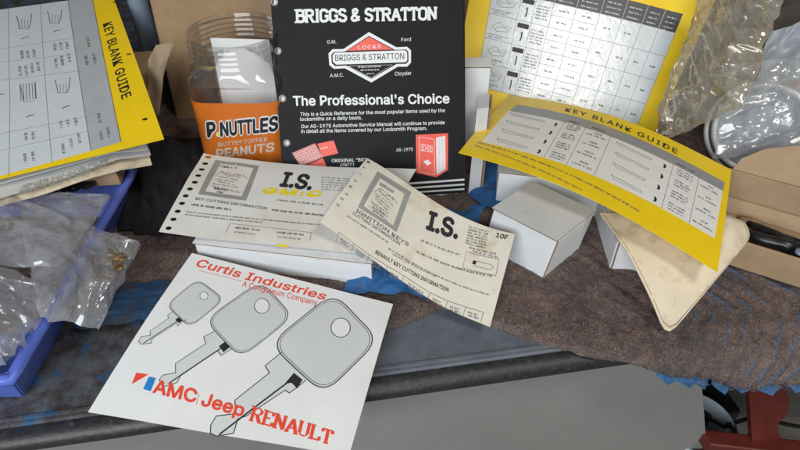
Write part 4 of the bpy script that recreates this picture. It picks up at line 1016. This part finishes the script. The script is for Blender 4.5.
for i in range(4):
    y0 = rows[i]; h = rows[i+1]-rows[i]
    Fm.fill('ink', 2, .165, .228, y0+.02, y0+.06)
    Fm.line([(.197, y0+.09), (.200, y0+.13), (.197, y0+.17)], .0016, 'ink')
    for j in range(5): Fm.greek(.245, .32, y0+.06+j*.026, 1.6, 'softink', i*9+j)
    Fm.line([(.03, y0+.10), (.07, y0+.05), (.10, y0+.09), (.14, y0+.07), (.12, y0+.12), (.06, y0+.135), (.03, y0+.10)], .0005, 'softink')
    Fm.line([(.05, y0+.09), (.13, y0+.10)], .0004, 'thinink'); Fm.line([(.04, y0+.12), (.12, y0+.06)], .0003, 'thinink')
    Fm.greek(.01, .13, y0+.175, 1.4, 'softink', i); Fm.greek(.02, .10, y0+.195, 1.3, 'softink', i+30)
    Fm.line([(.33, y0+h/2), (.58, y0+h/2)], .00035, 'softink')
    for c in range(3, 9):
        w = cols[c+1]-cols[c]
        if c < 5:
            Fm.greek(cols[c]+w*.3, cols[c]+w*.75, y0+h*.30, 1.8, 'softink', c+i); Fm.greek(cols[c]+w*.3, cols[c]+w*.75, y0+h*.78, 1.8, 'softink', c+i+3)
        elif not (i == 0 and c > 6): Fm.greek(cols[c]+w*.32, cols[c]+w*.68, y0+h*.55, 1.9, 'ink', c*3+i)
tag(S.mb.build('key_guide', origin=S.P(.5, .5)), 'yellow bordered key chart with a dark header row, leaning upright at the back', 'chart', 'yellow key blank charts')

# ================================================================== FRONT YELLOW GUIDE
S = Sheet(Pz(510, 95, .052), Pz(731.5, 170, .062), Pz(717.5, 272, .058), Pz(458.5, 152.5, .076), bend=lambda u, v: (.0148-.001*v)*math.sin(math.pi*u)+.003*math.sin(math.pi*v)*(1-u*.5), thick=.0006)
S.body('yellow', n=(40, 26))
Fh = Frame(S, [(517, 104.5), (725, 182.5), (722.8, 191), (509.5, 111)]); Fh.fill('bluegrey2', 1.2)
M['bluegrey2'] = mat('grey_header_print', (.30, .30, .30), .4, .06, coat=.3)
Ft = Frame(S, [(509, 110), (722.8, 190.5), (714.5, 238.5), (482, 142)]); Ft.fill('tablecream', 1)
cols = [0, .29, .39, .51, .79, .90, 1]
for c_ in cols[1:-1]: Ft.line([(c_, 0), (c_, 1)], .0004)
for r_ in range(1, 4):
    Ft.line([(.18, r_/4), (.39, r_/4)], .0002, 'bluegrey'); Ft.line([(.70, r_/4), (.9, r_/4)], .0002, 'bluegrey')
for half, (c0, c1) in enumerate(((.02, .20), (.54, .70))):
    for i in range(4):
        y0 = i/4
        x0, x1 = c0+.01*i, c1
        Ft.line([(x0, y0+.09), (x0+.10*(1-half*.3), y0+.12), (x1, y0+.13), (x1, y0+.17), (x0+.02, y0+.165), (x0, y0+.09)], .0005, 'softink')
        Ft.line([(x0+.02, y0+.12), (x1-.02, y0+.15)], .0003, 'thinink')
        xx = c1+.055; Ft.line([(xx, y0+.11), (xx+.006, y0+.15), (xx+.002, y0+.20)], .0022, 'ink')
for i in range(4):
    for (a_, b_) in ((.31, .375), (.81, .88)):
        for j in range(3): Ft.greek(a_, b_, i/4+.09+j*.055, 1.4, 'softink', i*7+j)
    for (a_, b_) in ((.42, .49), (.925, .985)):
        Ft.greek(a_+.015, b_-.015, i/4+.10, 1.7, 'softink', i); Ft.greek(a_-.015, b_+.006, i/4+.17, 1.4, 'softink', i+20)
for c_, d_ in ((.30, .37), (.41, .49), (.80, .88)): Fh.greek(c_, d_, .8, 1.7, 'greyhead', 5)
S.text('KEY BLANK GUIDE', (565, 111.0), (677, 154.4), (566.6, 107.8), 'ink', .012, 3, 1.2)
S.greek((478, 143), (640, 213), 1.3, 'softink', 3, 1); S.greek((475, 146), (583, 192), 1.2, 'softink', 3, 2)
tag(S.mb.build('key_guide', origin=S.P(.5, .5)), 'yellow bordered key chart with cream table, bowed across the white boxes', 'chart', 'yellow key blank charts')

# ================================================================== CREAM ENVELOPE
def ez(px, py, z): return Pz(px, py, z)
S = Sheet(Pz(596, 206, .052), Pz(737, 208, .050), Pz(753, 236, .047), Pz(668, 338, .014), bend=None, thick=.0012)
# four-sided with a bowed left edge
c = [Pz(600, 213, .053), Pz(738, 212, .052), Pz(753, 236, .046), Pz(667, 338, BT+.006)]
S = Sheet(c[0], c[1], c[2], c[3], bend=lambda u, v: .009*math.sin(math.pi*v)*(1-u)+.008*math.sin(math.pi*v)*u-.010*max(0, (u-.8)/.2)**2*(1-v*.5)+.0012*noise.noise(Vector((u*4, v*4, 9))), thick=.0010)
S.body('envelope', n=(30, 30), outline=[(0, 0), (.97, 0), (1, .04), (1, .90), (.985, .96), (.93, 1), (.10, 1), (.04, .985), (.01, .95), (0, .90)])
S.line_uv([(0.018, .02), (.018, .90), (.05, .965), (.11, .985), (.92, .985)], .0005, 'kraft', 2)
S.line_uv([(.975, .1), (.972, .97)], .0004, 'softink', 2)
u = S.uv(737, 219); S.fill_uv([(u.x-.015, u.y-.02), (u.x+.015, u.y-.02), (u.x+.012, u.y+.02), (u.x-.012, u.y+.02)], 'yellowink', 2)
tag(S.mb.build('envelope', origin=S.P(.5, .5)), 'large cream envelope with brown stains drooping from under the front yellow chart', 'envelope')

# ================================================================== OPEN CARDBOARD BOX (right)
f0 = Pz(726, 264, BT+.005); f1 = Pz(800, 288, BT+.005); f0.z = f1.z = BT+.005
dirx = (f1-f0).normalized(); bkv = Vector((-dirx.y, dirx.x, 0))
cb = thing('cardboard_box', f0+dirx*.1+bkv*.06, 'open tan cardboard box with raised flap holding tools, at the right', 'box')
W_, D_, Hh = .26, .090, .029; th = .0028
o = f0-dirx*.03
def panel(name, a_, vx, vy, vz, m='lightcarton'):
    mb = MB(); box_mb(mb, a_, vx, vy, vz, m, .0006); return mb.build(name, cb)
panel('front_wall', o, dirx*W_, bkv*th, Vector((0, 0, Hh)))
panel('bottom', o+bkv*th+Vector((0, 0, .0006)), dirx*W_, bkv*(D_-th), Vector((0, 0, .002)))
panel('back_wall', o+bkv*D_, dirx*W_, bkv*th, Vector((0, .004, .042)))
panel('inner_flap', o+bkv*(D_-.012)+Vector((0, 0, .003))+dirx*.004, dirx*(W_-.01), bkv*th*.8, Vector((0, .010, .012)))
panel('side_wall', o+bkv*(th+.0004)-dirx*.0002, dirx*th, bkv*(D_-th-.001), Vector((0, 0, Hh)))
mb = MB(); fo = o+bkv*(D_+.0005)+Vector((0, .0045, .0428)); vs = []
prof_ = [(.0, .0), (.02, .0), (.05, .028), (.09, .046), (.16, .050), (.26, .048)]
dn = (bkv*.55+Vector((0, 0, .83))).normalized(); nn_ = dn.cross(dirx).normalized()
front = [fo+dirx*.012+dirx*0]+[fo+dirx*x+dn*h_ for x, h_ in [(.016, .012), (.032, .026), (.06, .038), (.10, .043), (.17, .042), (.258, .036)]]+[fo+dirx*.258]
vs = front+[v+nn_*th for v in front]; n_ = len(front)
mb.add(vs, [list(range(n_)), list(range(n_, 2*n_))[::-1]]+[[k, (k+1) % n_, n_+(k+1) % n_, n_+k] for k in range(n_)], 'lightcarton'); mb.build('flap', cb)
# pliers
pl = thing('pliers', o+dirx*.13+bkv*.05+Vector((0, 0, .03)), 'dark worn pliers lying inside the open cardboard box', 'pliers')
def pc(a_, b_, z): return o+dirx*a_+bkv*b_+Vector((0, 0, z))
def pcx(px, py, z): return Pz(px, py, z)
mb = MB(); tube_mb(mb, [pcx(741, 231, .026), pcx(752, 236, .029), pcx(766, 241, .030), pcx(782, 244, .030), pcx(794, 250, .030)], [.003, .0055, .0062, .006, .0075], 'darkmetal', 12); mb.build('handle', pl)
mb = MB(); tube_mb(mb, [pcx(748, 223, .022), pcx(762, 229, .026), pcx(777, 236, .029), pcx(794, 249, .029)], [.003, .0042, .005, .007], 'darkmetal', 12); mb.build('handle', pl)
mb = MB(); tube_mb(mb, [pcx(792, 249, .030), pcx(803, 254, .030), pcx(818, 260, .030), pcx(830, 264, .030)], [.008, .0095, .007, .004], 'darkmetal', 12)
lathe_mb(mb, pcx(800, 253, .038), [(0, .003), (.004, .003), (.0045, 0)], 'bottleblue', 16); mb.build('jaw', pl)
sd = thing('screwdriver', pc(.1, .07, .02), 'dark slim screwdriver lying behind the pliers in the cardboard box', 'screwdriver')
mb = MB(); tube_mb(mb, [pcx(738, 219, .018), pcx(742, 221, .020), pcx(757, 226, .020), pcx(762, 228, .020)], [.003, .006, .0065, .004], 'kraft', 12); mb.build('handle', sd)
mb = MB(); tube_mb(mb, [pcx(762, 228, .020), pcx(802, 242, .018)], .002, 'darkmetal', 8); mb.build('shaft', sd)

# ================================================================== UPPER RIGHT: ROLL, BAGS, SHEETS
rc = Py(757, 130, .58); ra = Vector((-.30, -.80, .50)).normalized()
rl = thing('plastic_roll', rc, 'roll of pale grey plastic with a white rim, wrapped in clear film at the right', 'roll')
mb = MB(); lathe_mb(mb, rc, [(.043, .018), (.0432, .024), (.0445, .026), (.0475, .026), (.049, .024), (.049, .016), (.047, .014), (.046, -.045), (.043, -.045), (.043, .018)], 'whiteplastic', 72, axis=ra)
lathe_mb(mb, rc, [(.0530, -.004), (.0530, .006), (.0515, .0075), (.0495, .007), (.0495, -.004), (.0530, -.004)], 'whiteplastic', 72, axis=ra); mb.build('rim', rl)
ex_ = ra.orthogonal().normalized(); ey_ = ra.cross(ex_); vs = []
for i in range(25):
    for k in range(64):
        w_ = 2*math.pi*k/64; r_ = .0429*i/24; q_ = ex_*math.cos(w_)*r_+ey_*math.sin(w_)*r_
        vs.append(rc+q_+ra*(.010+.012*(1-(i/24)**2)+.007*(noise.noise(Vector((q_.x*75, q_.z*16, 3)))+.5*noise.noise(Vector((q_.x*170, q_.z*40, 8))))))
mb = MB(); mb.add(vs, [[i*64+k, i*64+(k+1) % 64, (i+1)*64+(k+1) % 64, (i+1)*64+k] for i in range(24) for k in range(64)], 'greycloth', True); mb.build('core', rl)
bag('plastic_bag', [Py(650, 148, .60), Py(744, 104, .535), Py(786, -8, .63), Py(706, -14, .70)], 'clear2', 21, .022, .009, 'crinkled clear plastic bag, warm light tinted into its film, beside the upright yellow chart', n=(110, 100), stretch=True, fine=1.5)
bag('plastic_bag', [Py(712, 160, .545), Py(806, 150, .54), Py(812, 52, .60), Py(730, 66, .585)], 'clear', 33, .008, .005, 'clear plastic bag drawn tightly over the white-rimmed roll', n=(80, 70), stretch=True)
def drape(name, quad, m, seed, amp, label, cat, fine=3):
    A, B, Cc, D = quad; mb = MB(); nx = ny = 40; vs = []
    nrm = (B-A).cross(D-A).normalized()
    for i in range(nx+1):
        for j in range(ny+1):
            u, v = i/nx, j/ny; p_ = (A*(1-u)+B*u)*(1-v)+(D*(1-u)+Cc*u)*v
            vs.append(p_+nrm*amp*(noise.noise(Vector((u*fine, v*fine*1.4, seed)))+.5*(1-2*abs(noise.noise(Vector((u*fine*2, v*fine*2, seed+4))))))) 
    K = ny+1; mb.add(vs, [[i*K+j, (i+1)*K+j, (i+1)*K+j+1, i*K+j+1] for i in range(nx) for j in range(ny)], m, True)
    return tag(mb.build(name), label, cat)
drape('plastic_sheet', [Py(735, 150, .635), Py(845, 150, .635), Py(850, 8, .78), Py(768, 34, .76)], 'greycloth', 3, .012, 'pale blue-grey plastic sheet crumpled at the back right', 'plastic sheet')
drape('dark_cloth', [Py(640, 120, .72), Py(860, 120, .72), Py(880, -60, 1.0), Py(640, -60, 1.0)], 'dark2', 5, .03, 'dark grey cloth heaped behind the plastic bags', 'cloth')
S = Sheet(Py(795, 112, .66), Py(850, 118, .66), Py(840, 190, .62), Py(778, 152, .62), bend=wob(3, .003), thick=.0005); S.body('paper', n=(12, 12))
for k in range(3): S.greek((794+k*2, 147-k*3), (806, 150-k*3), 1.6, 'blueink', 2, k)
tag(S.mb.build('paper_leaflet', origin=S.P(.5, .5)), 'white leaflet with small blue print sticking up behind the cardboard box', 'paper')
mb = MB(); vs = [Py(783, 84, .62), Py(812, 80, .62), Py(812, 98, .61)]; mb.add(vs+[v+Vector((0, .003, .001)) for v in vs], [[0, 1, 2], [5, 4, 3], [0, 3, 4, 1], [1, 4, 5, 2], [2, 5, 3, 0]], 'lightcarton')
tag(mb.build('cardboard_scrap'), 'pointed scrap of tan cardboard among the grey plastic at the right edge', 'cardboard')

# ================================================================== UNDER THE BENCH: RED STAND, CABLE
zf = -.32
rsd = thing('steel_stand', Pz(765, 436, -.20), 'red painted steel stand in the shade below the hanging blanket', 'stand')
mb = MB(); a_ = Pz(710, 445, -.20); b_ = Pz(830, 459, -.20); d_ = (b_-a_)
box_mb(mb, a_, d_, Vector((-.004, .020, 0)), Vector((0, 0, -.016)), 'redmetal', .002); mb.build('crossbar', rsd)
mb = MB(); pl_ = [(748, 372), (778, 372), (790, 400), (785, 418), (777, 424), (782, 446), (752, 441)]
vp = [Pp(x, y, a_+Vector((0, -.001, 0)), Vector((.1, -.9, .43)).normalized()) for x, y in pl_]
mb.add(vp+[v+Vector((0, .008, -.002)) for v in vp], [list(range(7)), list(range(7, 14))[::-1]]+[[k, (k+1) % 7, 7+(k+1) % 7, 7+k] for k in range(7)], 'redmetal'); mb.build('plate', rsd)
for t_ in (.12, .85): 
    mb = MB(); q_ = a_+d_*t_+Vector((0, .012, -.022)); tube_mb(mb, [q_, Vector((q_.x, q_.y+.005, zf))], .008, 'redmetal', 10)
    mb.build('leg', rsd)
mb = MB(); cpts = [Pz(700, 415, -.24), Pz(716, 422, -.24), Pz(724, 427, -.235), Pz(740, 421, -.23), Pz(755, 417, -.23), Pz(790, 425, -.25), Pz(830, 432, -.27)]
tube_mb(mb, cpts, .0025, 'blackcable', 8); tag(mb.build('cable'), 'thin black cable running past the red steel stand below the bench', 'cable')
tb = MB(); o_ = Pz(706, 452, -.26)
lathe_mb(tb, Vector((o_.x-.012, o_.y+.02, zf)), [(0, .005), (.038, .005), (.042, 0), (.042, .085), (.044, .09), (.040, .092), (.039, .02), (0, .02)], 'bluetub', 40)
M['bluetub'] = mat('pale_blue_plastic', (.32, .38, .42), .4, .1)
tag(tb.build('plastic_tub'), 'pale blue plastic tub on the floor left of the red stand', 'tub')
mb = MB(); box_mb(mb, Vector((.30, .40, zf)), Vector((.12, .02, 0)), Vector((-.02, .10, 0)), Vector((0, 0, .07)), 'darkmetal', .004)
box_mb(mb, Vector((.335, .44, zf+.07)), Vector((.05, .008, 0)), Vector((-.002, .01, 0)), Vector((0, 0, .012)), 'blackcable', .002)
tag(mb.build('toolbox'), 'dark metal toolbox in the shadow under the bench', 'toolbox')

# ================================================================== CAMERA, LIGHT
cam = bpy.data.cameras.new('camera'); co = bpy.data.objects.new('camera', cam); C.objects.link(co)
co.location = CAM; co.rotation_euler = (R(90)-PITCH, 0, 0); cam.sensor_width = 36; cam.lens = 36*F/800; cam.clip_start = .01; cam.clip_end = 50
bpy.context.scene.camera = co
W = bpy.data.worlds.new('World'); bpy.context.scene.world = W; W.use_nodes = True
bg = W.node_tree.nodes['Background']; bg.inputs[0].default_value = (.62, .72, .85, 1); bg.inputs[1].default_value = .075
def area(name, loc, target, sx, sy, power, col):
    l = bpy.data.lights.new(name, 'AREA'); l.shape = 'RECTANGLE'; l.size = sx; l.size_y = sy; l.energy = power; l.color = col
    o = bpy.data.objects.new(name, l); C.objects.link(o); o.location = loc
    o.rotation_euler = (Vector(target)-Vector(loc)).to_track_quat('-Z', 'Y').to_euler(); return o
area('daylight_opening', (-.55, -1.30, 1.02), (0, .4, 0), 1.5, .9, 41, (.93, .97, 1.0))
gl = gp(565, 62); vv = (CAM-gl).normalized(); rr_ = 2*GN.dot(vv)*GN-vv
area('ceiling_lamp', gl+rr_*1.7, gl, .34, .34, 9, (1.0, .93, .80))
sc = bpy.context.scene
sc.view_settings.view_transform = 'Standard'; sc.view_settings.look = 'None'; sc.view_settings.exposure = 0; sc.view_settings.gamma = 1
sc.cycles.transparent_max_bounces = 24; sc.cycles.max_bounces = 8
